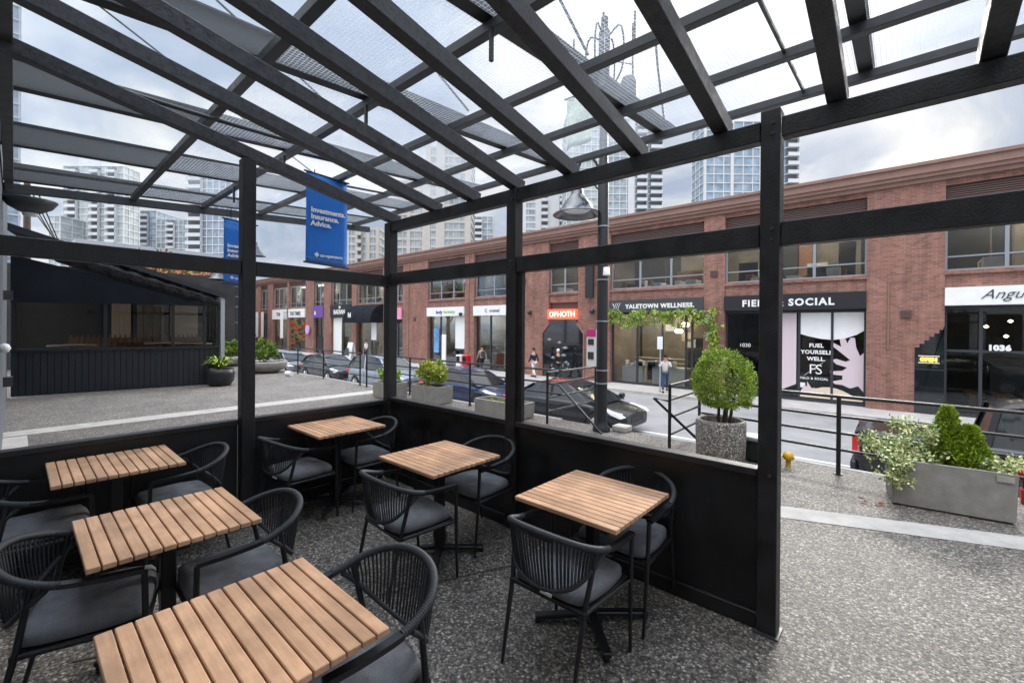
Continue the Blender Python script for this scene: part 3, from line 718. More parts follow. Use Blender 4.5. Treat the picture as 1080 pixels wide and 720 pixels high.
# black pot with fern in front of the restaurant enclosure
fp = thing('fern_pot', 'round black pot with a bright fern at the corner of the black enclosure', 'planter', (-14.72, 3.95, 0))
MB().lathe([(.25, 0), (.34, .15), (.36, .36), (.33, .49), (.30, .49), (.29, .42)], -14.72, 3.95, 28).build('pot', M['black'], fp)
MB().lathe([(.30, .43), (.001, .44)], -14.72, 3.95, 20).build('soil', M['soil'], fp)
b = MB()
for i in range(60):
    an = rng.random()*6.28; l = rng.uniform(.25, .5); up_ = rng.uniform(.18, .42)
    path = [Vector((-14.72, 3.95, .44)) + Vector((math.cos(an)*l*t, math.sin(an)*l*t, up_*math.sin(t*2.2))) for t in np.linspace(0, 1, 6)]
    for q in range(1, 6):
        d = (path[q]-path[q-1]); s_ = d.cross(Vector((0, 0, 1))).normalized()*.035*(1.2-q/6)
        b.add([path[q-1]-s_, path[q-1]+s_, path[q]+s_*.8, path[q]-s_*.8], [(0,1,2,3)], int(rng.random() < .35))
b.build('fern', [M['leaf1'], M['leaf2']], fp, fix=False)
for i, (x, y, lab, s_) in enumerate(((-17.7, 6.2, 'shallow concrete bowl planter with dark tufty plant by the rail', 1.), (-21.6, 6.1, 'farther shallow concrete bowl planter with green plant behind the left post', 1.05))):
    t = thing('bowl_planter', lab, 'planter', (x, y, 0), 'concrete bowl planters')
    MB().lathe([(.35*s_, 0), (.62*s_, .12), (.75*s_, .38), (.70*s_, .42), (.66*s_, .36)], x, y, 30).build('bowl', M['planter'], t)
    MB().lathe([(.67*s_, .36), (.001, .40)], x, y, 20).build('soil', M['soil'], t)
    b = MB(); bush(b, (x, y, .78), (.36, .36, .3), 1500, .14, 1.2, 22); b.build('shrub', [M['leaf2'], M['leaf1'], M['leaf3']], t, fix=False)
b = MB(); b.tube([(-15.9, 6.25, .09), (-15.62, 6.3, .09)], .085, 12); tag(b.build('white_bag_roll', M['white']), 'small white roll lying on the dock near the bowl planter', 'roll')

for i in range(9):
    x_, y_ = -.12+rng.normal()*.10, 5.78+rng.normal()*.09; a = rng.random()*6.28; l = rng.uniform(.02, .04); c_, s_ = math.cos(a)*l, math.sin(a)*l
    tag(MB().add([(x_-c_, y_-s_, .004), (x_+s_*.5, y_-c_*.5, .009), (x_+c_, y_+s_, .006), (x_-s_*.5, y_+c_*.5, .008)], [(0, 1, 2, 3)]).build('fallen_leaf', M['autumn2']), 'small rusty fallen leaf on the paving by the left end of the long trough', 'leaf', 'fallen leaves by the long trough')
# ------------------------------------------------------------------ railings
def railing(label, pts, posts, hs=(.94, .70, .50, .30), r=.02):
    t = thing('railing', label, 'railing', (pts[0][0], pts[0][1], 0), 'black pipe railings on the dock edge')
    for h in hs: MB().tube([(x, y, z0+h) for x, y, z0 in pts], r if h == hs[0] else r*.85, 8).build('rail', M['blackmetal'], t)
    for (x, y) in posts:
        b = MB(); b.tube([(x, y, 0), (x, y, hs[0])], .024, 8); b.lathe([(.05, 0), (.05, .012)], x, y, 12); b.build('post', M['blackmetal'], t)
    return t
railing('black pipe railing right of the end post, passing behind the long trough', [(-2.2, 6.75, 0), (-.55, 6.6, 0), (1.12, 6.6, 0), (4.5, 6.6, 0)], [(-.55, 6.6), (1.16, 6.6), (2.9, 6.6), (4.4, 6.6)])
railing('black pipe railing along the dock between corner post and steps', [(-11.55, 6.72, 0), (-7.15, 6.7, 0), (-4.75, 6.78, 0)], [(-11.5, 6.72), (-9.4, 6.71), (-7.15, 6.70)])
railing('long black pipe railing on the dock beyond the corner post', [(-24, 6.85, 0), (-11.85, 6.74, 0)], [(-22.5, 6.85), (-20.4, 6.84), (-18.3, 6.82), (-16.35, 6.81), (-14.3, 6.78), (-11.9, 6.74)])
# stair rails either side of the steps
def stair_rail(label, x, y0, y1, diag):
    t = thing('stair_railing', label, 'railing', (x, y0, 0), 'pipe rails beside the dock steps')
    for h in (.93, .72, .47, .22): MB().tube([(x, y0, h), (x, y0+.04, h+.0), (x, y1, h-.0)], .019, 8).build('rail', M['blackmetal'], t)
    for y in (y0, y1): MB().tube([(x, y, 0 if y < 6.9 else -.4), (x, y, .93)], .024, 8).build('post', M['blackmetal'], t)
    MB().tube(diag, .02, 8).build('handrail', M['blackmetal'], t)
stair_rail('four bar pipe rail at the steps, left of the lamp post', -4.80, 6.42, 8.1, [(-4.8, 6.42, .73), (-4.55, 6.42, .73), (-3.68, 6.42, .0)])
stair_rail('four bar pipe rail at the steps, left of the ball shrub', -2.48, 6.25, 7.5, [(-2.48, 6.25, .70), (-2.72, 6.25, .72), (-1.86, 6.27, .03)])

# ------------------------------------------------------------------ street lamps
def bell(mb, x, y, z, s=1.):
    mb.lathe([(.04*s, z+.50*s), (.10*s, z+.46*s), (.11*s, z+.36*s), (.13*s, z+.33*s), (.16*s, z+.29*s), (.26*s, z+.16*s), (.29*s, z+.08*s), (.40*s, z+.02*s), (.42*s, z), (.37*s, z+.01*s), (.24*s, z+.09*s)], x, y, 28)
def street_lamp(label, x, y, poster=False, top=7.0, z0=-1.3, side=(-.47, -.0)):
    t = thing('street_lamp', label, 'street lamp', (x, y, z0), 'black bell street lamps')
    b = MB(); b.lathe([(.15, z0), (.15, .05), (.11, .10), (.094, .2), (.09, 4.5), (.075, 4.55), (.06, top)], x, y, 18)
    b.build('pole', M['black'], t)
    b = MB(); lx, ly = x+side[0], y+side[1]
    b.tube(spline([(x, y, 4.25), (x+side[0]*.35, y+side[1]*.35, 4.62), (x+side[0]*.8, y+side[1]*.8, 4.66), (lx, ly, 4.42), (lx, ly, 4.2)], 16), .025, 8)
    b.tube(spline([(x, y, 4.0), (x+side[0]*.4, y+side[1]*.4, 4.25), (x+side[0]*.2, y, 4.4)], 8), .014, 6)
    b.build('arm', M['black'], t)
    b = MB(); bell(b, lx, ly, 3.70); b.build('lamp_shade', M['lampblack'], t)
    MB().lathe([(.24, 3.785), (.18, 3.75), (.001, 3.735)], lx, ly, 20).build('lens', M['headlamp'], t)
    b = MB()
    for zz_ in (2.55, 3.0, 3.45, 1.85, 1.02, .8): b.lathe([(.102, zz_), (.102, zz_+.022)], x, y, 18)
    b.build('strap', M['galv'], t)
    return t
sl1 = street_lamp('tall black street lamp with bell shade, pinned notices and antennas by the steps', -3.80, 6.62, z0=0.0, side=(-.42, -.16))
b = MB(); b.box(-3.80-.20, -3.80-.02, 6.62-.17, 6.62-.15, 1.10, 1.72); b.build('notice', [M['white']], sl1)
b = MB(); b.box(-4.0, -3.82, 6.443, 6.449, 1.60, 1.72); b.build('notice_heading', M['magenta'], sl1)
b = MB(); b.box(-3.97, -3.86, 6.443, 6.449, 1.46, 1.56); b.box(-3.97, -3.86, 6.443, 6.449, 1.22, 1.34); b.build('notice_picture', M['charcoal'], sl1)
b = MB(); b.lathe([(.06, 2.62), (.05, 2.75), (.001, 2.76)], -3.66, 6.5, 12); b.build('camera_box', M['white'], sl1)
# antennas on the lamp's head
b = MB()
b.lathe([(.10, 5.95), (.10, 6.75), (.07, 6.8)], -3.8, 6.62, 14)
for i, (dx_, dy_, h) in enumerate(((-.62, .1, .55), (-.45, -.25, .75), (-.2, .3, 1.0), (.15, -.3, .95), (.42, .2, .9), (.6, -.1, .85), (.3, .45, .7))):
    x_, y_ = -3.8+dx_, 6.62+dy_
    b.tube([(x_, y_, 6.1), (x_, y_, 6.1+h*.8)], .018, 6); b.tube([(-3.8, 6.62, 6.3), (x_, y_, 6.3)], .010, 6)
for i in range(4):
    a = i*1.6; b.tube(spline([(-3.8, 6.62, 6.6), (-3.8+.3*math.cos(a), 6.62+.3*math.sin(a), 6.75), (-3.8+.35*math.cos(a), 6.62+.35*math.sin(a), 6.1), (-3.8+.1*math.cos(a), 6.62, 5.7)], 12), .016, 6)
b.build('antenna_cluster', M['black'], sl1)
b = MB(); b.lathe([(.12, 5.45), (.14, 5.5), (.14, 5.8), (.10, 5.9)], -3.42, 6.75, 14); b.tube([(-3.8, 6.62, 5.6), (-3.42, 6.75, 5.6)], .03, 6); b.build('siren_box', M['steel'], sl1)
fl = thing('street_flag', 'pale green street flag hanging from the lamp post arm', 'banner', (-4.25, 6.6, 4.86))
b = MB(); V = []; F = []
for j in range(9):
    for i in range(7):
        V.append((-4.55+.09*i, 6.6+.03*math.sin(i*1.4+j*.3), 5.85-.11*j - .05*(i == 0)*(j == 8)))
for j in range(8):
    for i in range(6): k_ = j*7+i; F.append((k_, k_+1, k_+8, k_+7))
b.add(V, F, 0, True); o = b.build('cloth', M['green_sign'], fl); o.modifiers.new('thickness', 'SOLIDIFY').thickness = .006
MB().tube([(-4.6, 6.6, 5.87), (-3.8, 6.62, 5.87)], .015, 6).build('rod', M['black'], fl)
street_lamp('farther black street lamp behind the left post, two bell shades', -22.2, 6.6, top=5.6, z0=0, side=(.1, -.75))
# second head of the farther lamp
far = [o for o in COL.objects if o.get('label', '').startswith('farther black street lamp')][0]
b = MB(); bell(b, -22.1, 7.35, 4.9, .9); b.tube([(-22.2, 6.6, 5.3), (-22.15, 7.0, 5.6), (-22.1, 7.35, 5.5), (-22.1, 7.35, 5.3)], .03, 6); b.build('lamp_shade', M['steel'], far)

# ------------------------------------------------------------------ hanging blue banners
def banner(label, x, y0, y1, z0, z1, tilt):
    t = thing('hanging_banner', label, 'banner', (x, (y0+y1)/2, z1), 'blue banners hanging from the marquee')
    n, m_ = 8, 14; V = []; F = []
    for j in range(m_+1):
        for i in range(n+1):
            u, v = i/n, j/m_
            V.append((x+.008*math.sin(u*5+v*4), y0+(y1-y0)*u, z1+(z0-z1)*v - tilt*u))
    for j in range(m_):
        for i in range(n): k_ = j*(n+1)+i; F.append((k_, k_+1, k_+n+2, k_+n+1))
    b = MB()
    for f in F: pass
    b.add(V, F[:2*n], 1, True); b2 = MB(); 
    full = MB(); o0 = 0
    full.v = [tuple(p) for p in V]; full.f = F; full.sm = [True]*len(F); full.m = [1 if (i//n in (1, m_-1)) else 0 for i in range(len(F))]
    o = full.build('cloth', [M['blue'], M['bluelt']], t); sm = o.modifiers.new('thickness', 'SOLIDIFY'); sm.thickness = .006
    for z_ in (z1, z0): MB().tube([(x, y0-.03, z_+.002), (x, y1+.03, z_-tilt+.002)], .014, 8).build('rod', M['blackmetal'], t)
    MB().tube([(x, y0+.12, z1), (x, y0+.12, gz(y0)+.02)], .008, 6).build('hanger', M['blackmetal'], t)
    MB().tube([(x, y1-.05, z1-tilt), (x, y1-.05, gz(y1)+.02)], .008, 6).build('hanger', M['blackmetal'], t)
    W_ = y1-y0; H_ = z1-z0
    for i, s_ in enumerate(('Investments.', 'Insurance.', 'Advice.')):
        text_mb(s_, W_*.165, (x+.018, y0+W_*.10, z1-H_*(.43+.075*i)-tilt*.3), bold=.0035, depth=.006, axis='x').build('lettering', M['white'], t)
    text_mb('co-operators', W_*.105, (x+.018, y0+W_*.32, z0+H_*.085-tilt*.5), bold=.002, depth=.006, axis='x').build('lettering', M['white'], t)
    b = MB(); cy_, cz_ = y0+W_*.24, z0+H_*.10-tilt*.3; r_ = W_*.028
    for a in range(4):
        ca, sa = math.cos(a*math.pi/2)*r_*1.15, math.sin(a*math.pi/2)*r_*1.15
        b.prism([(cy_+ca-r_, cz_+sa), (cy_+ca, cz_+sa-r_), (cy_+ca+r_, cz_+sa), (cy_+ca, cz_+sa+r_)], x+.015+.001*a, x+.021+.001*a, 'x')
    b.build('emblem', M['white'], t)
XB = -6.35
banner('blue banner in full view, hanging left of the corner post', XB, -XB*.4322, -XB*.5295, 1.75-XB*(.1426), 1.75-XB*.3465, .03)
XB = -9.55
banner('blue banner half hidden by the left post', XB, -XB*.2727, -XB*.3310, 1.75-XB*(.0832), 1.75-XB*.2105, .05)

# ------------------------------------------------------------------ brick building across the street
YB = 22.0; Z0 = SWK; Z1 = 7.82
bb = thing('brick_building', 'long two storey red brick warehouse with shopfronts across the street', 'building', (-30, YB, Z0))
BAYS = [  # x0, x1, ground top, window sill, window head
    (1.18, 7.2), (-6.18, -1.0), (-12.15, -7.12), (-16.4, -14.25), (-23.1, -19.45), (-28.5, -24.1), (-34.0, -31.9), (-39.6, -35.0), (-44.8, -40.5), (-48.8, -46.4), (-55.4, -50.9), (-60.4, -56.0), (-64.7, -62.2), (9.2, 14.5)]
BAYS.sort()
SIGN_T, SILL, HEAD, CB = 3.27, 3.86, 6.92, 7.12
XL, XR = -67.2, 18.0
b = MB(); D0, D1 = YB, YB+.5
xs = XL
for x0, x1 in BAYS:
    b.box(xs, x0, D0, D1, Z0-.2, CB); xs = x1
b.box(xs, XR, D0, D1, Z0-.2, CB)
for x0, x1 in BAYS:
    b.box(x0, x1, D0+.06, D1, SIGN_T, SILL-.13); b.box(x0, x1, D0+.06, D1, HEAD, CB)
    b.box(x0, x1, D0-.02, D1-.02, SILL-.129, SILL)      # projecting brick sill course
b.box(XL, XL+.5, D1, YB+14, Z0-.2, CB); b.box(XR-.5, XR, D1, YB+14, Z0-.2, CB)
# stepped brick reveals
BARX = (-16.9, -13.75)
b.build('wall', M['brick'], bb)
b = MB(); b.box(XL-.1, XR+.1, YB-.10, YB+.5, CB, 7.28); b.box(XL-.15, XR+.15, YB-.20, YB+.5, 7.283, 7.42); b.box(XL-.2, XR+.2, YB-.26, YB+.5, 7.423, 7.70)
b.box(XL-.25, XR+.25, YB-.33, YB+.5, 7.703, Z1); b.build('cornice', M['cornice'], bb)
MB().box(XL, XR, YB+.5, YB+14, 7.2, 7.4).build('roof', M['twrgrey'], bb)
b = MB(); b.box(XL+.5, XR-.5, YB+5, YB+5.2, Z0, 7.15); b.box(XL+.5, XR-.5, D1+.003, YB+5, SIGN_T+.1, SIGN_T+.3); b.box(XL+.5, XR-.5, D1+.003, YB+5, Z0-.1, Z0+.01)
for x0, x1 in BAYS: b.box(x0-.35, x0-.25, D1+.003, YB+5, Z0+.012, SIGN_T+.09)
b.build('interior_wall', M['inner'], bb)
b = MB()
for x0, x1 in BAYS:
    for yy in (23.5, 25.2):
        b.box(x0+.5, x1-.5, yy, yy+.12, 6.72, 6.76)
        if x0 not in (1.18, -6.18): b.box(x0+.7, x1-.7, yy, yy+.10, SIGN_T-.06, SIGN_T-.02)
b.build('ceiling_light', M['striplight'], bb)
# upper windows
for x0, x1 in BAYS:
    hd = HEAD
    lv = MB()
    for k_ in range(6): lv.box(x0, x1, YB+.16, YB+.24, hd-.06-.075*k_-.04, hd-.06-.075*k_)
    lv.box(x0, x1, YB+.25, YB+.28, hd-.5, hd); lv.build('louvre', M['louvre'], bb)
    g = MB().box(x0+.04, x1-.04, YB+.245, YB+.255, SILL+.05, hd-.51).build('window', M['glassdk'], bb)
    f = MB(); nW = max(2, round((x1-x0)/1.7))
    f.box(x0, x0+.07, YB+.2, YB+.3, SILL, hd-.5); f.box(x1-.07, x1, YB+.2, YB+.3, SILL, hd-.5)
    f.box(x0+.07, x1-.07, YB+.2, YB+.3, SILL, SILL+.08); f.box(x0+.07, x1-.07, YB+.2, YB+.3, hd-.58, hd-.5)
    for k_ in range(1, nW): xx = x0+(x1-x0)*k_/nW; f.box(xx-.05, xx+.05, YB+.21, YB+.29, SILL+.082, hd-.582)
    f.box(x0+.07, x1-.07, YB+.215, YB+.285, SILL+.50, SILL+.55)
    f.build('window_frame', M['framelt'], g)
    rail_ = MB().box(x0+.07, x1-.07, YB+.19, YB+.199, hd-.62, hd-.55).build('window_head', M['galv'], g)
    s_ = MB()
    for k_ in range(int((x1-x0)*2.2)):
        xx = random.uniform(x0+.2, x1-.4); ww = random.uniform(.1, .5); hh = random.uniform(.08, .45)
        s_.box(xx, xx+ww, YB+.6+random.random()*.8, YB+1.5+random.random(), SILL-.1, SILL+.12+hh, random.choice((0, 0, 1, 2)))
    for k_ in range(int((x1-x0)*.8)):
        xx = random.uniform(x0+.2, x1-.7); s_.box(xx, xx+random.uniform(.3, .9), YB+3.5, YB+3.7, SILL+.3, SILL+random.uniform(.8, 2.2), random.choice((0, 2, 3)))
    s_.build('office_furniture', [M['white'], M['charcoal'], M['wood_bench'], M['inner']], bb)
    xx = x0+.05
    while xx < x1-.3:
        ww = min(random.uniform(.5, 1.6), x1-xx); dd_ = random.choice((2.2, 2.9, 4.3))
        MB().box(xx, xx+ww-.06, YB+dd_, YB+dd_+.08, SILL-.2, 6.9 if dd_ > 2.5 else random.uniform(4.6, 5.6)).build('office_partition', random.choice((M['innerdk'], M['innerdk'], M['black'], M['charcoal'], M['inner'], M['wood_bench'], M['white'])), bb); xx += ww
    for k_ in range(max(1, int((x1-x0)/1.6))):
        xx = random.uniform(x0+.4, x1-1.2); yy = YB+random.uniform(1.2, 2.0); zz_ = random.uniform(5.5, 6.2)
        MB().box(xx, xx+random.uniform(.4, 1.0), yy, yy+.08, zz_, zz_+.05).build('office_lamp', M['striplight'] if k_ % 2 else M['lampon'], bb)
# shopfronts
def shopfront(x0, x1, top=2.6, muls=(), frame='frame', glass='glass', sill=.0, door=None, y=YB+.32):
    g = MB().box(x0+.03, x1-.03, y, y+.012, Z0+.06+sill, top).build('shopfront', M[glass], bb)
    f = MB(); f.box(x0, x0+.08, y-.05, y+.06, Z0, top); f.box(x1-.08, x1, y-.05, y+.06, Z0, top); f.box(x0+.08, x1-.08, y-.05, y+.06, top-.1, top); f.box(x0+.08, x1-.08, y-.05, y+.06, Z0, Z0+.12+sill)
    for m_ in muls: f.box(m_-.045, m_+.045, y-.045, y+.055, Z0+.122+sill, top-.102)
    f.build('shopfront_frame', M[frame], g)
    return g
def backdrop(x0, x1, m, yd=YB+4.2): 
    MB().box(x0, x1, yd, yd+.1, Z0+.02, SIGN_T+.05).build('back_wall', M[m], bb)
FX = {b_: b_ for b_ in BAYS}
shopfront(1.18, 7.2, 2.62, (2.1, 3.9, 5.6)); MB().box(1.18, 7.2, YB+.26, YB+.36, .98, 1.07).build('transom', M['frame'], bb)
shopfront(-6.18, -1.0, 2.56, (-4.65, -3.25, -2.1)); shopfront(-12.15, -7.12, 2.6, (-10.65, -9.25, -8.05, -7.75))
shopfront(-23.1, -19.45, 2.72, (-21.7, -20.2), 'frame'); shopfront(-28.5, -24.1, 2.72, (-27.2, -25.4), 'frame'); shopfront(-34, -31.9, 2.9, (-33,))
for x0, x1 in ((-44.8, -40.5), (-55.4, -50.9), (-60.4, -56), (-64.7, -62.2), (9.2, 14.5), (-39.6, -35.0), (-48.8, -46.4)): shopfront(x0, x1, 2.85, ((x0+x1)/2,))
for x0, x1, m_ in ((1.0, 7.3, 'innerdk'), (-6.3, -4.75, 'innerdk'), (-12.2, -7.1, 'inner'), (-17, -13.6, 'innerdk'), (-23.2, -19.4, 'inner'), (-28.6, -24, 'innerdk'), (-39.7, -34.9, 'innerdk'), (-48.9, -46.3, 'innerdk')): backdrop(x0, x1, m_)
# fill the head of shop bays between glass and lintel (behind signs)
for x0, x1 in BAYS: MB().box(x0, x1, YB+.2, YB+.45, 2.9, SIGN_T-.003).build('sign_fascia', M['charcoal'], bb)
# restaurant door set and interior lamps
b = MB()
for x_, z_ in ((2.4, 1.9), (3.0, 2.1), (3.5, 1.8), (4.1, 2.0), (2.9, 1.55), (4.8, 1.9), (5.4, 2.1)): b.lathe([(.001, z_-.06), (.07, z_), (.001, z_+.06)], x_, YB+2.0, 10)
for x_, z_ in ((-8.9, 1.6), (-8.55, 1.95)):
    for k_ in range(5): b.lathe([(.001, z_-.12), (.10, z_), (.001, z_+.12)], x_+.13*math.cos(k_*1.26), YB+1.6+.13*math.sin(k_*1.26), 10)
b.build('pendant_lamp', M['lampon'], bb)
b = MB(); b.box(-11.9, -10.7, YB+1.0, YB+1.6, Z0, Z0+.9); b.box(-10.2, -8.3, YB+1.2, YB+1.8, Z0, Z0+.95); b.build('shop_counter', M['white'], bb)
b = MB()
for k_ in range(26):
    xx = random.uniform(-11.9, -9.0); b.box(xx, xx+random.uniform(.1, .3), YB+1.05, YB+1.5, Z0+.96, Z0+1.0+random.uniform(.05, .3))
for zz_ in (Z0+1.05, Z0+1.3): b.box(-11.9, -8.9, YB+2.6, YB+2.9, zz_, zz_+.03)
b.build('shop_goods', M['white'], bb)
b = MB(); b.box(-9.2, -7.9, YB+3.9, YB+4.0, .3, 1.2); b.build('wall_screen', M['black'], bb)
for x_ in (4.0, 4.25): MB().box(x_, x_+.2, YB+.24, YB+.26, -.55, -.2).build('door_handle', M['stainless'], bb)
for k_ in range(5):
    pass
b = MB()
for k_ in range(7): b.box(1.9+k_*.7, 2.2+k_*.7, YB+1.2, YB+1.5, Z0, Z0+.75); b.box(1.8+k_*.7, 2.3+k_*.7, YB+1.0, YB+1.7, Z0+.75, Z0+.79)
b.build('dining_table', M['wood_bench'], bb)
for (xa, xb) in ((-12.0, -7.3), (-28.3, -24.3), (-22.9, -19.6), (1.3, 7.0), (-6.0, -1.1)):
    for k_ in range(7):
        xx = random.uniform(xa, xb-.8); yy = YB+random.uniform(1.8, 3.6); hh = random.uniform(.5, 2.2)
        MB().box(xx, xx+random.uniform(.3, 1.1), yy, yy+.3, Z0+.012, Z0+hh).build('shop_fitting', random.choice((M['white'], M['charcoal'], M['wood_bench'], M['innerdk'], M['black'])), bb)
    for k_ in range(4):
        xx = random.uniform(xa, xb-.5); zz_ = random.uniform(.6, 2.0)
        MB().box(xx, xx+random.uniform(.4, .9), YB+3.85, YB+3.9, zz_, zz_+random.uniform(.3, .7)).build('wall_picture', random.choice((M['white'], M['charcoal'], M['cream'], M['black'])), bb)
# stepped brick jamb beside Angus bay
jp = [(.40, Z0), (.40, 1.12)]
for k_ in range(6): jp += [(.40+.13*k_, 1.12+.13*k_), (.53+.13*k_, 1.12+.13*k_)]
jp += [(1.179, 1.9), (1.179, Z0)]
b = MB(); b.prism(jp, YB-.008, YB+.004, 'y'); b.build('side_light', M['carglass'], bb)
for zz_ in (-.75, .30): MB().box(.42, 1.17, YB-.02, YB-.009, zz_, zz_+.03).build('side_light_bar', M['frame'], bb)
# arched bar opening
b = MB(); x0, x1 = -16.4, -14.25
g = MB(); g.prism([(-16.8, Z0), (-13.85, Z0), (-13.85, 1.35), (-14.35, 1.95), (-14.35, 2.2), (-16.3, 2.2), (-16.3, 1.95), (-16.8, 1.35)], YB-.012, YB+.004, 'y'); g.build('bar_opening', M['carglass'], bb)
for pl in (((-16.86, Z0), (-16.86, 1.40), (-16.36, 2.0)), ((-13.79, Z0), (-13.79, 1.40), (-14.29, 2.0))):
    b = MB()
    for q0, q1 in zip(pl, pl[1:]): b.bar((q0[0], YB-.03, q0[1]), (q1[0], YB-.03, q1[1]), .10, .12)
    b.build('opening_trim', M['brick'], bb)
for k_ in range(9):
    x_ = random.uniform(-16.5, -14.2); z_ = random.uniform(-1, 1.2); MB().lathe([(.001, z_-.1), (random.uniform(.08, .25), z_), (.001, z_+.1)], x_, YB-.02, 12).build('hanging_ornament', M['framelt'], bb)
# wall lamps and blade sign
for x_ in (-17.8, -13.2, -24.35):
    b = MB(); b.lathe([(.10, 2.55), (.16, 2.72), (.05, 2.8)], x_, YB-.18, 14); b.box(x_-.04, x_+.04, YB-.2, YB, 2.72, 2.8); b.build('wall_lamp', M['black'], bb)
def sign(name, label, x0, x1, z0, z1, m, y=YB, d=.10, grp='shop signs on the brick building'):
    t = thing(name, label, 'sign', ((x0+x1)/2, y, z0), grp)
    MB().box(x0, x1, y-d, y+.195, z0, z1, 0, .004).build('board', m, t); return t
def letters(t, s, size, x, z, m, y=YB-.10, bold=.01, align='LEFT', shear=0, space=1.05):
    text_mb(s, size, (x, y-.012, z), bold, .016, '-y', align, shear, space).build('lettering', m, t)
s1 = sign('shop_sign', 'black fascia reading FIELD & SOCIAL', -6.18, -1.0, 2.57, 3.26, M['black']); letters(s1, 'FIELD & SOCIAL', .40, -5.40, 2.76, M['white'], bold=.016, space=1.22)
s2 = sign('shop_sign', 'charcoal fascia reading YALETOWN WELLNESS', -12.15, -7.12, 2.6, 3.26, M['charcoal']); letters(s2, 'YALETOWN WELLNESS.', .30, -11.15, 2.80, M['white'], bold=.016, space=1.16)
b = MB()
for k_ in range(3): b.bar((-11.85+k_*.12, YB-.12, 2.78), (-11.70+k_*.12, YB-.12, 3.10), .045, .02); 
b.bar((-11.92, YB-.12, 3.08), (-11.82, YB-.12, 2.9), .045, .02); b.build('emblem', M['white'], s2)
s3 = sign('shop_sign', 'white fascia with handwritten style Angus T lettering', 1.18, 7.2, 2.63, 3.26, M['white']); letters(s3, 'Angus  T', .46, 2.05, 2.84, M['charcoal'], bold=-.004, shear=.45, space=1.0)
s4 = sign('shop_sign', 'white fascia with small blue and green lettering', -28.5, -24.1, 2.55, 3.24, M['white']); 
letters(s4, 'body', .36, -27.3, 2.75, mat('sign_blue', (.05, .06, .35), .5)); letters(s4, 'harmony', .34, -26.35, 2.77, mat('sign_green', (.18, .45, .05), .5), bold=.0)
s5 = sign('shop_sign', 'white fascia with thin grey lettering over tall shop windows', -23.1, -19.45, 2.55, 3.24, M['white']); letters(s5, 'C  crumel', .33, -21.9, 2.78, M['girder'], bold=.0)
s6 = thing('neon_sign', 'red lit bar sign with pale outline letters above the dark opening', 'sign', (-15.3, YB, 2.28))
MB().box(-16.35, -14.3, YB-.16, YB+.05, 2.27, 2.85).build('board', M['neon'], s6); letters(s6, 'OPHOTH', .46, -16.25, 2.40, M['neonpale'], y=YB-.16, bold=-.004, space=.98)
s7 = thing('blade_sign', 'tall black blade sign fixed to the brick pier beside the lamp post', 'sign', (-13.35, YB, 3.3)); MB().box(-13.6, -13.1, YB-.28, YB-.16, 3.45, 5.9).build('board', M['black'], s7); MB().box(-13.38, -13.32, YB-.16, YB, 5.2, 5.3).build('bracket', M['black'], s7)
s8 = sign('shop_sign', 'red shop sign beside a pink projecting panel', -34.0, -32.6, 2.55, 3.2, M['red']); letters(s8, 'ONE', .4, -33.6, 2.72, M['white'])
s9 = thing('blade_sign', 'pink projecting sign beside the red shop sign', 'sign', (-32.2, YB, 2.4)); MB().box(-32.5, -31.9, YB-.16, YB-.05, 2.35, 3.35).build('board', mat('pink_panel', (.75, .28, .42), .5), s9)
s10 = sign('shop_sign', 'black fascia with white crown and letters, above a pale door', -44.8, -40.5, 2.62, 3.9, M['black']); letters(s10, 'BADIAN', .62, -44.0, 2.95, M['white'], bold=.02); letters(s10, 'w', .5, -42.9, 3.5, M['white'], bold=.02)
s11 = sign('shop_sign', 'purple shop sign above a narrow dark door', -48.8, -46.4, 2.6, 3.9, M['purple']); letters(s11, 'a', .8, -48.4, 2.95, M['white'], bold=.03)
s12 = sign('shop_sign', 'white shop sign with dark lettering above a floral display', -55.4, -50.9, 2.7, 3.7, M['white']); letters(s12, 'THE TIMES', .6, -54.9, 2.95, M['charcoal'], bold=.015)
s13 = sign('shop_sign', 'white shop sign with short dark word, far along the terrace', -60.4, -56, 2.5, 3.7, M['white']); letters(s13, 'TON', .6, -59, 2.9, M['charcoal'], bold=.02)
for x_, lab in ((-56.0, 'white hanging banner at the right of the far white shop sign'), (-62.3, 'white hanging banner on the farthest brick pier'), (-64.2, 'white hanging banner at the far end of the terrace'), (-35.3, 'white vertical banner right of the black shop awning')):
    t = thing('shop_banner', lab, 'banner', (x_, YB-.4, 1), 'white shop banners'); MB().box(x_-.75, x_+.05, YB-.5, YB-.46, .2 if x_ < -50 else .5, 3.5).build('cloth', M['white'], t); MB().box(x_-.02, x_+.02, YB-.46, YB, 3.3, 3.36).build('bracket', M['black'], t)
t = thing('round_sign', 'small round pink sign on the brick pier left of the purple sign', 'sign', (-49.7, YB, 1)); MB().tube([(-49.8, YB-.3, 1.3), (-49.8, YB-.2, 1.3)], .5, 16).build('disc', mat('lilac', (.6, .35, .62), .5), t); MB().box(-49.83, -49.77, YB-.2, YB, 1.28, 1.34).build('bracket', M['black'], t)
# dome awning
t = thing('shop_awning', 'black quarter round awning over a shop, white mark on its face', 'awning', (-37.3, YB, 2.2)); 
b = MB(); prof = [(YB, 3.75)] + [(YB-1.3*math.sin(a), 2.2+1.5*math.cos(a)) for a in np.linspace(.1, math.pi/2, 8)] + [(YB-1.3, 2.05), (YB, 2.05)]
b.prism(prof, -39.8, -34.9, 'x'); b.build('canopy_cloth', M['awning'], t); text_mb('N', .7, (-38.9, YB-1.26, 2.5), .03, .02).build('lettering', M['white'], t)
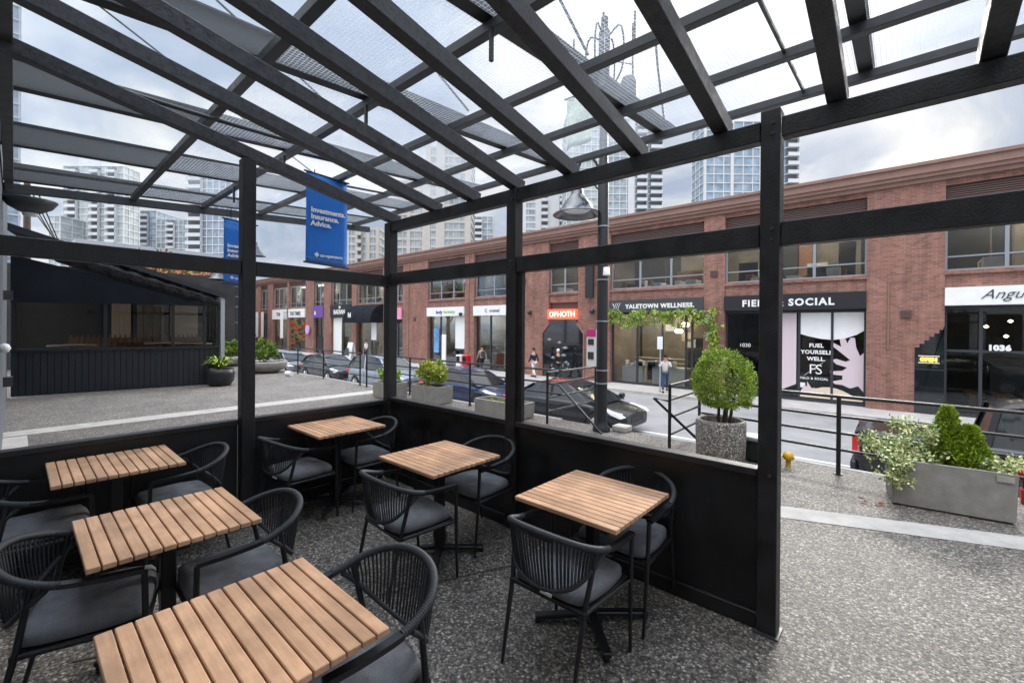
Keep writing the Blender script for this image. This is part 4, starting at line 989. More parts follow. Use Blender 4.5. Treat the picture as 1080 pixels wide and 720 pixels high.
# Field & Social window graphics
gy = YB+.30
t = thing('window_decal', 'white and pink window graphics reading FUEL YOURSELF WELL on the FIELD & SOCIAL glass', 'decal', (-2.6, gy, Z0))
def flat(pts, nm, m, y=gy): MB().prism(pts, y-.006, y-.002, 'y').build(nm, m, t)
def mirrored(xx): return xx
arc = [(-3.2, 1.55), (-2.9, 1.45), (-2.5, 1.36), (-2.1, 1.32), (-1.7, 1.38), (-1.3, 1.55), (-1.06, 1.72)]
flat([(-3.2, 2.45), (-3.2, 1.55)] + arc[1:] + [(-1.06, 2.45)], 'top_film', M['white'])
flat([(-4.6, 2.45), (-4.6, -1.0), (-4.1, -1.0), (-3.35, -.6), (-3.35, 2.45)], 'door_film', M['pink'], gy-.01)
leafp = [(-1.06, -.75), (-1.25, -.5), (-1.5, -.62), (-1.75, -.5), (-2.0, -.48), (-2.1, -.38), (-1.75, -.28), (-1.75, -.12), (-2.05, -.10), (-2.18, .02), (-1.75, .08), (-1.6, .22), (-1.95, .33), (-2.12, .50), (-1.95, .55), (-1.65, .45), (-1.5, .52), (-1.85, .85), (-2.1, 1.08), (-2.05, 1.2), (-1.8, 1.05), (-1.85, 1.35), (-1.68, 1.4), (-1.6, 1.2), (-1.5, 1.42), (-1.36, 1.42), (-1.32, 1.05), (-1.2, .7), (-1.06, .85)]
flat(leafp, 'leaf_film', M['pink'], gy-.012)
flat([(-3.2, -.95), (-3.05, -.6), (-2.95, -.68), (-2.95, -.45), (-2.8, -.72), (-2.65, -.7), (-2.85, -.95), (-3.0, -1.1), (-3.2, -1.12)], 'leaf_film', M['pink'], gy-.012)
flat([(-3.2, -1.05)] + [(-3.2+2.1*u, -1.05+.42*math.sin(math.pi*min(1, u*1.05))) for u in np.linspace(.05, 1, 10)] + [(-1.1, -1.12), (-3.2, -1.12)], 'mound_film', M['cream'], gy-.016)
for s_, z_ in (('FUEL', 1.0), ('YOURSELF', .72), ('WELL.', .44)): text_mb(s_, .22, (-2.64, gy-.012, z_), .008, .006, '-y', 'CENTER', 0, 1.08).build('lettering', M['white'], t)
text_mb('FS', .58, (-2.66, gy-.012, -.12), -.002, .006, '-y', 'CENTER', 0, .85).build('lettering', M['white'], t)
MB().bar((-3.05, gy-.016, -.2), (-2.40, gy-.016, .38), .012, .03, upv=(0, 1, 0)).build('slash', M['white'], t)
text_mb('FIELD & SOCIAL', .13, (-2.72, gy-.012, -.36), .003, .006, '-y', 'CENTER', 0, 1.1).build('lettering', M['white'], t)
flat([(-3.2, -.72), (-3.02, -.72), (-3.02, -.52), (-3.2, -.52)], 'notice', M['white'])
MB().box(-4.7, -1.1, YB+2.5, YB+2.6, -.3, 2.5).build('back_wall', M['wood_bench'], bb)
t = thing('door_number', 'white number 1030 on the dark door glass', 'sign', (-5.4, gy, .1)); text_mb('1030', .24, (-5.6, gy-.012, .92), .0, .008).build('lettering', M['white'], t)
t = thing('door_number', 'white number 1036 above the restaurant doors', 'sign', (4.0, gy, 1.4)); text_mb('1036', .25, (2.26, gy-.08, 1.08), .018, .02, space=1.1).build('lettering', M['white'], t)
t = thing('open_sign', 'small lit yellow OPEN sign at the restaurant side window', 'sign', (.85, YB-.05, .2)); MB().box(.50, 1.06, YB-.06, YB-.02, .56, .82, 0, .01).build('panel', M['charcoal'], t)
b = MB(); 
for q in ((.50, 1.06, .80, .83), (.50, 1.06, .55, .58)): b.box(q[0], q[1], YB-.075, YB-.062, q[2], q[3])
b.build('border', M['white'], t); text_mb('OPEN', .17, (.55, YB-.068, .63), .012, .012).build('lettering', M['yellowlit'], t)
for x_, z_ in ((.15, 2.2), (-6.65, 4.2), (-18.4, 4.6), (-30.2, 2.2)):
    b = MB(); b.box(x_-.16, x_+.16, YB-.05, YB-.002, z_, z_+.3)
    for q in range(4): b.box(x_-.14, x_+.14, YB-.07, YB-.051, z_+.03+.07*q, z_+.06+.07*q)
    b.build('vent', M['louvre'], bb)
for x_ in (-12.9, -18.9, -23.6, -31): MB().tube([(x_, YB-.03, Z0+.3), (x_, YB-.03, 6.9)], .022, 6).build('conduit', M['cornice'], bb)
MB().tube([(-.35, YB-.03, 1.0), (-.35, YB-.03, 3.55)], .03, 8).build('downpipe', M['cornice'], bb)
# garland over Yaletown Wellness
t = thing('leaf_garland', 'hanging garland of green leaves along the wellness sign and down its right pier', 'plant', (-9.6, YB-.2, 2.4))
b = MB(); cs = []
for i in range(170): x_ = rng.uniform(-12.2, -6.7); cs.append((x_, YB-.22+rng.normal()*.06, 2.62-rng.random()**2*.75 + .1*math.sin(x_*3)))
for i in range(46): z_ = rng.uniform(.2, 2.7); cs.append((-6.62+rng.normal()*.16, YB-.2+rng.normal()*.05, z_))
cs = np.array(cs); pts, dd, kk = clump_points(cs, .14, 4000); tone = rng.random(len(cs))
leaves(b, pts, rng.uniform(.10, .2, len(pts)), lambda i, p: 0 if tone[kk[i]]+rng.random() > 1.25 else (1 if rng.random() < .62 else 2), np.tile((0, -.3, -.9), (len(pts), 1)), .4, .7)
b.build('leaves', [M['leafgrey'], M['leaf1'], M['leaf2']], t, fix=False)
# shop details farther along
MB().box(-27.95, -27.3, YB+.22, YB+.26, -.3, 1.6).build('window_poster', mat('poster_blue', (.12, .28, .55), .5, var=.5, vscale=2), bb)
t = thing('pavement_banner', 'tall white feather board by the fascia with blue and green letters', 'sign', (-25.9, 21.5, Z0)); MB().box(-26.0, -25.55, 21.4, 21.5, Z0+.05, 1.15, 0, .02).build('board', M['white'], t); MB().box(-26.1, -25.4, 21.3, 21.6, Z0, Z0+.05).build('foot', M['black'], t)
MB().box(-25.35, -24.15, YB+.2, YB+.24, .1, 2.5).build('window_film', M['white'], bb)
for x0, x1, m_ in ((-40.5-2.9, -41.6, 'white'),): MB().box(-44.6, -42.9, YB+.2, YB+.24, Z0, 2.55).build('pale_door', M['white'], bb)
b = MB()
for k_ in range(40): xx = rng.uniform(-55, -51.2); zz_ = rng.uniform(-.4, 2.4); b.lathe([(.001, zz_-.18), (.2, zz_), (.001, zz_+.18)], xx, YB+.1, 8, int(rng.random() < .5))
b.build('floral_display', [M['red'], M['leaf2']], bb)
# sidewalk items across the street
for x_, m_, lab in ((-22.35, 'red', 'red newspaper box on the far pavement'), (-23.0, 'white', 'white newspaper box on the far pavement')):
    t = thing('newspaper_box', lab, 'newspaper box', (x_, 20.6, Z0)); MB().box(x_-.25, x_+.25, 20.4, 20.8, Z0+.12, Z0+1.1, 0, .03).build('cabinet', M[m_], t); MB().box(x_-.18, x_+.18, 20.385, 20.399, Z0+.55, Z0+1.0).build('window', M['carglass'], t); MB().box(x_-.2, x_+.2, 20.45, 20.75, Z0, Z0+.119).build('plinth', M['black'], t)
t = thing('parking_sign', 'grey post with small white parking sign near the person taking a photo', 'street sign', (-8.55, 20.35, Z0)); MB().tube([(-8.55, 20.35, Z0), (-8.55, 20.35, 1.35)], .035, 8).build('post', M['galv'], t); MB().box(-8.68, -8.42, 20.29, 20.31, .75, 1.35).build('plate', M['white'], t)
t = thing('menu_board', 'white folding menu board under the black awning', 'sign', (-38.6, 20.9, Z0)); MB().prism([(20.6, Z0), (20.68, Z0), (20.95, .1), (21.2, Z0), (21.28, Z0), (20.98, .2), (20.9, .2)], -39.1, -38.2, 'x').build('board', M['white'], t); MB().box(-38.9, -38.4, 20.55, 20.58, Z0+.3, Z0+1.0).build('panel', M['charcoal'], t)
t = thing('menu_board', 'black menu board on legs by the pale door', 'sign', (-44.9, 21, Z0)); MB().box(-45.5, -44.3, 20.9, 21.0, Z0+.5, .6).build('board', M['black'], t); MB().box(-45.4, -45.3, 20.92, 20.98, Z0, Z0+.5).build('leg', M['black'], t); MB().box(-44.5, -44.4, 20.92, 20.98, Z0, Z0+.5).build('leg', M['black'], t)

# second brick building beyond
b2 = thing('brick_building', 'second red brick building beyond the long warehouse', 'building', (-80, YB, Z0))
b = MB(); b.box(-98, -70, YB-.3, YB+14, Z0-.2, 6.6); b.build('wall', M['brick2'], b2); MB().box(-98.2, -69.8, YB-.5, YB+14.2, 6.6, 7.0).build('cornice', M['cornice'], b2)
for k_ in range(9):
    for z0_, z1_ in ((-.9, 2.3), (3.4, 5.8)):
        x_ = -97+k_*3; g = MB().box(x_, x_+1.8, YB-.34, YB-.302, z0_, z1_).build('window', M['carglass'], b2); MB().box(x_+.85, x_+.95, YB-.37, YB-.341, z0_, z1_).build('window_frame', M['framelt'], g)

# ------------------------------------------------------------------ facade on our own side (left frame edge) and behind the camera
fb = thing('patio_building', 'grey clad building behind the patio with white wall lamp, at the left frame edge', 'building', (-8, -.6, 0))
b = MB(); b.box(-15.6, 14, -1.2, -.62, 0, 8.5); b.build('wall', M['facade'], fb); MB().box(-15.6, -6.4, -.619, -.11, 0, 5.6).build('side_bay', mat('dark_cladding', (.10, .115, .135), .6, var=.2, vscale=1), fb)
for x_ in (-5.5, -3, -.5, 2, 4.5):
    g = MB().box(x_, x_+1.7, -.62, -.60, .1, 2.9).build('window', M['carglass'], fb); f = MB()
    f.box(x_-.08, x_, -.62, -.56, 0, 2.98); f.box(x_+1.7, x_+1.78, -.62, -.56, 0, 2.98); f.box(x_, x_+1.7, -.62, -.56, 2.9, 2.98); f.build('window_frame', M['galv'], g)
b = MB(); b.lathe([(.001, 1.42), (.035, 1.435), (.05, 1.475), (.035, 1.515), (.001, 1.53)], -7.4, -.07, 16); b.build('globe_lamp', M['white'], fb)
for z_ in (.8, 2.1): MB().box(-10.2, -10.0, -.109, -.01, z_, z_+.14).build('junction_box', M['steel'], fb)
t = thing('dish_wall_lamp', 'dark dish shaped wall lamp high on the left building', 'wall lamp', (-9.0, -.6, 3.3))
b = MB(); b.lathe([(.05, 3.27), (.11, 3.28), (.22, 3.35), (.28, 3.44), (.27, 3.45), (.001, 3.45)], -9.0, .14, 24); b.build('shade', M['steel'], t)
MB().lathe([(.001, 3.22), (.07, 3.23), (.08, 3.268)], -9.0, .14, 16).build('lens', M['white'], t); MB().box(-9.06, -8.94, -.109, .14, 3.452, 3.52).build('arm', M['steel'], t)

# ------------------------------------------------------------------ restaurant enclosure on the dock (left)
A = Vector((-15.87, -.05, 0)); Bp = Vector((-15.2, 4.05, 0)); dv = (Bp-A); Ln = dv.length; dv.normalize(); nv = Vector((dv.y, -dv.x, 0))   # nv faces the camera
def E(u, out, z): p = A + dv*u + nv*out; return (p.x, p.y, z)
re = thing('dining_enclosure', 'black boarded terrace enclosure with clear window strip on the dock', 'enclosure', tuple(A))
def ebox(u0, u1, o0, o1, z0, z1, mb=None):
    mb = mb or MB()
    mb.add([E(u0,o0,z0),E(u1,o0,z0),E(u1,o1,z0),E(u0,o1,z0),E(u0,o0,z1),E(u1,o0,z1),E(u1,o1,z1),E(u0,o1,z1)], [(0,3,2,1),(4,5,6,7),(0,1,5,4),(1,2,6,5),(2,3,7,6),(3,0,4,7)]); return mb
b = MB(); n = 34
for i in range(n): ebox(Ln*i/n+.006, Ln*(i+1)/n-.006, -.0, .03, .03, 1.06, b)
ebox(0, Ln, -.05, -.002, .0, 1.06, b); b.build('boarding', mat('blue_black_board', (.013, .016, .022), .45, var=.3, vscale=4), re)
ebox(-.02, Ln+.02, -.08, .07, 1.063, 1.13).build('sill', M['black'], re)
for u in (0.0, 1.62, 3.02, 3.75, Ln-.06):
    ebox(u, u+.07, -.06, .0, 1.132, 2.33).build('post', M['black'], re)
ebox(0, Ln, -.06, .01, 2.333, 2.42).build('head_rail', M['black'], re)
ebox(.07, Ln-.06, -.035, -.028, 1.134, 2.33).build('clear_screen', glass_mat('clear_vinyl', (.50, .48, .44), .004), re)
b = MB(); ebox(-8, Ln+1.5, -9.0, -8.9, 0, 4.0, b); b.build('rear_wall', M['innerdk'], re)
for i, (u0, u1, m_) in enumerate(((.2, 1.0, 'innerdk'), (1.3, 1.9, 'cream'), (2.1, 3.0, 'inner'), (3.2, 4.2, 'cream'))):
    ebox(u0, u1, -8.89, -8.85, .9, 2.6).build('rear_window', M[m_], re)
b = MB(); ebox(.3, 4.2, -6.5, -6.4, .3, 1.25, b); b.build('banquette', M['wood_bench'], re)
b = MB()
for i in range(26): ebox(.35+i*.145, .40+i*.145, -6.395, -6.37, .6, 1.35, b)
b.build('banquette_slats', M['wood_bench'], re)
ebox(0, Ln+.1, -9.2, 0.0, -.0, .012).build('floor_boards', M['innerdk'], re)
for i, (u, o_) in enumerate(((.9, -1.4), (2.9, -2.2), (3.6, -1.4))):
    t = thing('dining_table', ('pale round table inside the enclosure, left pane', 'pale round table inside the enclosure, middle pane', 'pale round table inside the enclosure, right pane')[i], 'table', E(u, o_, .012))
    p = E(u, o_, 0); MB().lathe([(.5, 1.13), (.5, 1.17)], p[0], p[1], 24).build('tabletop', M['pave'], t); MB().lathe([(.05, .05), (.05, 1.129)], p[0], p[1], 10).build('pedestal', M['black'], t); MB().lathe([(.25, .0125), (.25, .049)], p[0], p[1], 16).build('base', M['black'], t)
lw = MB(); ebox(3.0, 4.3, -5.5, -4.2, 2.0, 2.3, lw)
# awning roof
aw = thing('terrace_awning', 'black sloping terrace awning with side curtain above the boarded enclosure', 'awning', E(0, 0, 2.4))
MB().add([E(0, .05, 2.25), E(Ln-.35, .05, 2.32), E(Ln*.35, .05, 3.02), E(.0, .05, 3.38)], [(0,1,2,3)]).build('side_curtain', M['awning'], aw).modifiers.new('thickness', 'SOLIDIFY').thickness = .02
b = MB(); zt = lambda u: 4.05 - (4.05-2.66)*u/Ln
b.add([E(u, o_, zt(u)+d_) for (u, o_, d_) in ((-.3, .12, 0), (Ln+.1, .12, 0), (Ln+.1, -9, 0), (-.3, -9, 0), (-.3, .12, .04), (Ln+.1, .12, .04), (Ln+.1, -9, .04), (-.3, -9, .04))], [(0,3,2,1),(4,5,6,7),(0,1,5,4),(1,2,6,5),(2,3,7,6),(3,0,4,7)]); b.build('awning_cloth', M['awning'], aw)
MB().bar(E(-.3, .16, zt(-.3)-.02), E(Ln+.15, .16, zt(Ln+.15)-.02), .07, .13).build('side_beam', M['girder'], aw)
V = []; F = []
for i in range(25):
    u = Ln*(.18+.8*i/24); zc = zt(u)-.09; V += [E(u, .10+.02*math.sin(i*1.9), zc), E(u, .10+.05*math.sin(i*2.3+1), zc-.20-.10*abs(math.sin(i*1.1)) - .12*(1-i/24))]
for i in range(24): F.append((2*i, 2*i+2, 2*i+3, 2*i+1))
b = MB(); b.add(V, F, 0, True); b.build('rolled_vinyl', M['vinyl'], aw).modifiers.new('thickness', 'SOLIDIFY').thickness = .015
p = E(Ln+.06, .1, 0); MB().box(p[0]-.05, p[0]+.05, p[1]-.05, p[1]+.05, 0, 2.62).build('corner_post', M['galv'], aw)
t = thing('cream_building', 'pale cream building rising behind the terrace awning', 'building', (-60, 15, -1.4)); MB().box(-75, -58, 4, 17.5, -1.4, 9.2).build('wall', mat('cream_wall', (.52, .47, .42), .8, var=.1), t)
for k_ in range(5): g = MB().box(-57.99, -57.9, 5+k_*2.4, 6.4+k_*2.4, 5.6, 8).build('window', M['carglass'], t)
MB().box(-75.3, -57.7, 3.7, 17.8, 9.2, 9.7).build('parapet', M['twrgrey'], t)

# autumn tree behind the awning
t = thing('autumn_tree', 'orange brown autumn tree crown behind the terrace awning', 'tree', (-44, 7.2, -1.4))
b = MB(); b.tube([(-44, 7.2, -1.4), (-44.1, 7.3, 2), (-43.8, 7.1, 5)], [.3, .24, .15], 10)
for k_ in range(9):
    a = k_*.7; b.tube([(-44, 7.2, 2.0+.2*k_), (-44+1.4*math.cos(a), 7.2+1.6*math.sin(a), 4+.12*k_), (-44+2.0*math.cos(a), 7.2+2.2*math.sin(a), 4.6+.1*k_)], [.12, .08, .03], 7)
b.build('trunk', M['bark'], t)
cs = np.stack([-44+rng.normal(size=110)*1.3, 7.2+rng.normal(size=110)*1.5, 5.1+rng.normal(size=110)*.75], 1); pts, dd, kk = clump_points(cs, .6, 7000); tone = rng.random(110)
b = MB(); leaves(b, pts, rng.uniform(.2, .4, len(pts)), lambda i, p: 0 if tone[kk[i]] > .55 else (1 if tone[kk[i]] > .25 else 2), dd, .6); b.build('crown', [M['autumn'], M['autumn2'], M['leaf2']], t, fix=False)
# overhead wires
up_t = thing('utility_pole', 'wooden utility pole with crossarm behind the left building', 'utility pole', (-30, .38, -1.4)); MB().lathe([(.16, -1.4), (.11, 8.3)], -30, .38, 12).build('pole', M['bark'], up_t); MB().box(-30.08, -29.92, .0, .8, 7.7, 7.82).build('crossarm', M['bark'], up_t)
for k_ in range(4):
    y_ = .1+.2*k_; MB_ = MB().tube([(-30, y_, 7.85), (-40, y_+1.6, 7.0-.5*k_), (-52, y_+4.2, 6.4-.8*k_), (-70, y_+8.5, 5.5-.6*k_)], .03, 6)
    tag(MB_.build('overhead_wire', M['black']), 'thin black overhead wire strung from the wooden utility pole', 'wire', 'overhead wires')

# ------------------------------------------------------------------ towers
def tower(label, p0, p1, ztop, depth, glass, slab, fh=2.9, cols=6, balc=(), mull=True, slab_t=.35, piers=(), crown=0., slab_out=.25, grp='distant apartment towers'):
    p0 = Vector((*p0, 0)); p1 = Vector((*p1, 0)); d = (p1-p0); Wd = d.length; d.normalize(); n_ = Vector((d.y, -d.x, 0))
    if n_.dot(p0) > 0: n_ = -n_                 # n_ faces the camera
    c = (p0+p1)/2
    t = thing('apartment_tower', label, 'tower', (c.x, c.y, -1.4), grp)
    def Q(u, o, z): q = p0 + d*u + n_*o; return (q.x, q.y, z)
    def tb(u0, u1, o0, o1, z0, z1, mb): mb.add([Q(u0,o0,z0),Q(u1,o0,z0),Q(u1,o1,z0),Q(u0,o1,z0),Q(u0,o0,z1),Q(u1,o0,z1),Q(u1,o1,z1),Q(u0,o1,z1)], [(0,3,2,1),(4,5,6,7),(0,1,5,4),(1,2,6,5),(2,3,7,6),(3,0,4,7)])
    b = MB(); tb(0, Wd, -depth, 0, -1.4, ztop-.4, b); b.build('glass_wall', glass, t)
    b = MB(); z = ztop
    while z > 4: tb(-slab_out, Wd+slab_out, -depth-slab_out, slab_out, z-slab_t, z, b); z -= fh
    b.build('floor_slabs', slab, t)
    if mull:
        b = MB()
        for i in range(cols+1): u = Wd*i/cols; tb(u-.14, u+.14, -.1, slab_out-.06, 0, ztop-.1, b)
        for i in range(4): u = -depth*i/3; tb(Wd-.1, Wd+slab_out-.06, u-.14, u+.14, 0, ztop-.1, b); tb(-slab_out+.06, .1, u-.14, u+.14, 0, ztop-.1, b)
        b.build('mullions', slab, t)
    if piers:
        b = MB()
        for u0, u1 in piers: tb(Wd*u0, Wd*u1, -.2, slab_out+.15, 0, ztop+.3, b)
        b.build('piers', slab, t)
    if balc:
        for u0, u1 in balc:
            b = MB(); tb(Wd*u1-.12, Wd*u1-.001, slab_out, slab_out+1.2, 4, ztop-fh+.9, b)
            z = ztop-fh
            while z > 4:
                tb(Wd*u0, Wd*u1, slab_out, slab_out+1.5, z-.25, z, b); tb(Wd*u0, Wd*u1, slab_out+1.38, slab_out+1.46, z+.001, z+1.0, b); z -= fh
            b.build('balcony_stack', slab, t)
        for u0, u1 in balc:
            b = MB(); tb(Wd*u0+.1, Wd*u1-.13, slab_out-.04, slab_out+.03, 4, ztop-fh*.3, b); b.build('balcony_shade_strip', M['twrshade'], t)  # flat dark strip, shade behind the balconies put into its colour
    if crown:
        b = MB(); tb(Wd*.2, Wd*.8, -depth*.8, -depth*.15, ztop, ztop+crown, b); b.build('roof_plant', slab, t)
    return t
tower('very tall grey glass tower at the left edge above the marquee', (-138.6, -12), (-138.6, .6), 68, 14, M['twrblue'], M['twrgrey'], cols=4)
tower('wide pale green glass tower with three balcony stacks, left of frame', (-271.5, 14), (-252, 31.2), 70, 8, M['twrglass2'], M['twrwhite'], 3.0, 10, ((.07, .25), (.47, .62), (.74, .9)), crown=4)
tower('small pale green tower left of the wide green tower', (-261.5, 9.4), (-258, 12.4), 46, 14, M['twrglass2'], M['twrwhite'], cols=2)
tower('grey tower with dark balcony bands, left of the blue glass tower', (-285.8, 41.3), (-279.4, 47), 58.6, 16, M['twrblue'], M['twrgrey'], cols=3, balc=((.05, .6),))
tower('white gridded mid rise tower between the green and blue towers', (-277, 46.8), (-266, 57), 54, 16, M['twrglass'], M['twrwhite'], cols=7, balc=((.35, .6),))
tower('blue glass tower with white slab lines behind the left post', (-194.5, 41.9), (-181, 53.8), 57, 8, M['twrblue'], M['twrwhite'], 2.9, 8, ((.0, .3),), slab_t=.3, crown=3)
tower('beige concrete tower behind the full blue banner', (-151.4, 79.9), (-142.4, 87.9), 37.5, 14, M['twrglass'], M['twrbeige'], 2.8, 6, ((.35, .5),), piers=((0, .1), (.28, .36), (.6, .72), (.9, 1.)), slab_t=.9)
tower('beige tower wing, lower and left of the tall beige tower', (-130.5, 85.1), (-121.5, 93), 51.5, 12, M['twrglass'], M['twrbeige'], 2.8, 6, piers=((0, .12), (.45, .55), (.88, 1.)), slab_t=.8)
tower('tall beige concrete tower with stepped roof above the brick cornice', (-121.6, 93), (-110.2, 103), 63, 14, M['twrglass'], M['twrbeige'], 2.8, 8, piers=((0, .1), (.22, .42), (.88, 1.)), slab_t=.8, crown=3)
tower('small white tower with balconies right of the tall beige tower', (-154, 144.4), (-146.2, 151.3), 54.5, 14, M['twrglass'], M['twrwhite'], cols=4, balc=((.1, .5),))
tower('white tower with two balcony columns left of the street lamp', (-123.1, 145), (-107.8, 158.5), 59, 14, M['twrglass'], M['twrwhite'], 2.9, 7, ((.42, .56), (.80, .92)), piers=((.0, .1), (.3, .42), (.56, .8)), slab_t=.8)
tower('tall glass tower behind the bell street lamp', (-97.2, 141.3), (-86.5, 150.7), 84, 14, M['twrglass2'], M['twrwhite'], cols=6)
tower('tall glass tower with curved balcony stack right of the lamp post', (-85.7, 151.5), (-70, 165.3), 82.6, 16, M['twrglass'], M['twrwhite'], 2.9, 8, ((.55, .74), (.80, 1.02)), piers=((.4, .52),))
tower('broad blue glass tower behind the right end post', (-50.6, 155.7), (-28.3, 175.4), 72.5, 10, M['twrblue'], M['twrwhite'], 3.0, 9, ((.93, 1.06),), piers=((.0, .02), (.3, .33), (.63, .66)), slab_t=.3, crown=4)

# ------------------------------------------------------------------ cars
def smoothstep(x): x = max(0, min(1, x)); return x*x*(3-2*x)
def make_car(label, paint, L_=4.6, W_=1.82, kind='sedan', grp='cars parked along the near kerb'):
    """length along +X (front), origin at ground centre"""
    t = thing('pickup_truck' if kind == 'pickup' else 'parked_car', label, 'pickup' if kind == 'pickup' else 'car', (0, 0, 0), grp)
    H_ = {'sedan': 1.44, 'suv': 1.72, 'hatch': 1.52, 'pickup': 1.93}[kind]; belt = {'sedan': .92, 'suv': 1.08, 'hatch': .97, 'pickup': 1.22}[kind]
    hx = L_/2; hw = W_/2
    def topz(x):
        u = (x+hx)/L_
        if kind == 'pickup': return belt if u < .78 else belt-.02-.10*smoothstep((u-.78)/.22)
        r = belt-.04 if kind == 'sedan' else belt
        if u < .12: return r - .10*(1-smoothstep(u/.12))
        if u > .68: return belt - .02 - .20*smoothstep((u-.66)/.36)**1.3
        return belt
    ns = 45; V = []; F = []; prof_n = 12
    wheelx = (-hx*.60, hx*.63); wr = .34 if kind != 'pickup' else .40
    for i in range(ns):
        u = i/(ns-1); x = -hx + L_*u
        endf = min(1, min(u*1.3, 1-u)/.13); k_ = math.sqrt(max(0, 1-(1-endf)**2)); wv = hw*(.72+.28*k_)
        zt_ = topz(x); zb = .26 - .0
        for wx in wheelx:
            dx_ = abs(x-wx)
            if dx_ < wr+.07: zb = max(zb, math.sqrt(max(0, (wr+.07)**2-dx_**2)) + .30)
        pr = [(0, .24), (.78*wv, .24), (.97*wv, zb if zb > .3 else .27), (1.0*wv, max(zb+.02, .45)), (1.0*wv, max(zb+.04, .62)), (.985*wv, max(zb+.06, zt_*.83)), (.94*wv, zt_-.035), (.86*wv, zt_), (.45*wv, zt_+.025*(u > .68)), (0, zt_+.035*(u > .68))]
        prof_n = len(pr)
        ez = max(0, (u-.90)/.10)**2*.6 + max(0, (.06-u)/.06)**2*.5; zm = .50 if u > .5 else .62
        pr = [(y_, z_ + (zm-z_)*ez*.34) for y_, z_ in pr]
        for y, z in pr: V.append((x, y, z))
        for y, z in pr: V.append((x, -y, z))
    pn = prof_n
    for i in range(ns-1):
        for s_ in (0, 1):
            for j in range(pn-1):
                a = i*2*pn + s_*pn + j; F.append((a, a+1, a+2*pn+1, a+2*pn))
    b = MB(); b.add(V, F, 0, True)
    for i in (0, ns-1):
        o_ = i*2*pn; b.add([V[o_+j] for j in range(pn)] + [V[o_+pn+j] for j in range(pn-1, -1, -1)], [tuple(range(2*pn))], 0)
    body = b.build('body', paint, t); sd = body.modifiers.new('smooth', 'SUBSURF'); sd.levels = sd.render_levels = 1
    # cabin: glass band then roof skin
    if kind == 'sedan': st = [(-.40, -.24), (.32, .12)]
    elif kind == 'hatch': st = [(-.49, -.38), (.30, .10)]
    elif kind == 'suv': st = [(-.50, -.43), (.27, .10)]
    else: st = [(-.175, -.15), (.30, .16)]
    (rb, rt_), (fb_, ft) = [(a*L_, c*L_) for a, c in st]
    n = 9; low = []; high = []
    for i in range(n+1):
        v = i/n; low.append(rb+(fb_-rb)*v); high.append(rt_+(ft-rt_)*v)
    def hh(v): return H_ - .04 - .10*abs(2*v-1)**3
    V = []; F = []
    for i in range(n+1):
        v = i/n; V += [(low[i], .87*hw, belt-.02), (high[i], .66*hw, hh(v)), (high[i], -.66*hw, hh(v)), (low[i], -.87*hw, belt-.02)]
    for i in range(n):
        for j in range(3): a = i*4+j; F.append((a, a+1, a+5, a+4))
    F += [(0, 1, 2, 3), (n*4+3, n*4+2, n*4+1, n*4)]
    b = MB(); b.add(V, F, 0, False); b.build('cabin_glass', M['carglass'], t)
    V = []; F = []
    m_ = 7
    for i in range(n+1):
        v = i/n
        for j in range(m_): s_ = -1+2*j/(m_-1); V.append((high[i]*1.01, .675*hw*s_, hh(v)+.012+.035*(1-s_*s_)*(1-abs(2*v-1)**4)))
    for i in range(n):
        for j in range(m_-1): a = i*m_+j; F.append((a, a+1, a+m_+1, a+m_))
    b = MB(); b.add(V, F, 0, True)
    for s_ in (-1, 1):
        for v in (0, .47, 1) if kind != 'pickup' else (0, 1):
            i = v*n; lo = rb+(fb_-rb)*v; hi_ = rt_+(ft-rt_)*v; b.bar((lo, s_*.875*hw, belt-.03), (hi_, s_*.672*hw, hh(v)+.005), .07 if v else .10, .03)
    o = b.build('roof', paint, t)
    for s_ in (-1, 1):
        MB().box(low[-1]-.25, low[-1]-.08, s_*(hw*.95), s_*(hw*.95+.17), belt-.02, belt+.13, 0, .03).build('wing_mirror', paint, t)
        for wx in wheelx:
            wq = MB(); prof = [(wr, -.10), (wr, .10)]; y0 = s_*(hw-.115)
            wq.tube([(wx, y0-.105, wr), (wx, y0+.105, wr)], wr, 24); wo = wq.build('wheel', M['tyre'], t)
            rq = MB(); yf = y0+s_*.108
            rq.tube([(wx, yf-s_*.01, wr), (wx, yf+s_*.004, wr)], wr*.62, 20)
            for k_ in range(5):
                a = k_*2*math.pi/5; rq.bar((wx, yf+s_*.01, wr), (wx+.6*wr*math.cos(a), yf+s_*.01, wr+.6*wr*math.sin(a)), .05, .02)
            rq.build('rim', M['rim'], wo)
        xf = hx-.10; zf = topz(hx-.25)-.08
        hb = MB(); hb.prism([(hx-.62, zf+.15), (hx-.16, zf+.05), (hx-.03, zf-.03), (hx-.10, zf-.06), (hx-.40, zf+.02)], s_*hw*.70, s_*(hw*.985), 'y'); hb.build('headlight', M['headlamp'], t)
        tz = belt-.28
        if kind == 'pickup': MB().box(-hx-.02, -hx+.10, s_*(hw-.10), s_*(hw+.008), .74, 1.12, 0, .02).build('taillight', M['redlens'], t)
        else: MB().box(-hx-.015, -hx+.30, s_*(hw-.34), s_*(hw*.962), tz, tz+.17, 0, .03).build('taillight', M['redlens'], t)
    MB().box(-hx-.06, -hx+.05, -hw*.8, hw*.8, .36, .56, 0, .03).build('bumper', M['blackmetal'] if kind != 'pickup' else M['girder'], t)
    g = MB()
    for k_ in range(4): g.box(hx-.02, hx+.012, -hw*.42, hw*.42, .42+.07*k_, .455+.07*k_)
    g.build('grille', M['blackmetal'], t)
    for s_ in (-1, 1):
        g = MB(); xm = (rb+fb_)/2
        for xx in (xm-.02, xm+1.0, xm-.95):
            g.box(xx, xx+.012, s_*(hw*.999), s_*(hw*1.003), .42, belt-.10)
        g.build('door_seam', M['tyre'], t)
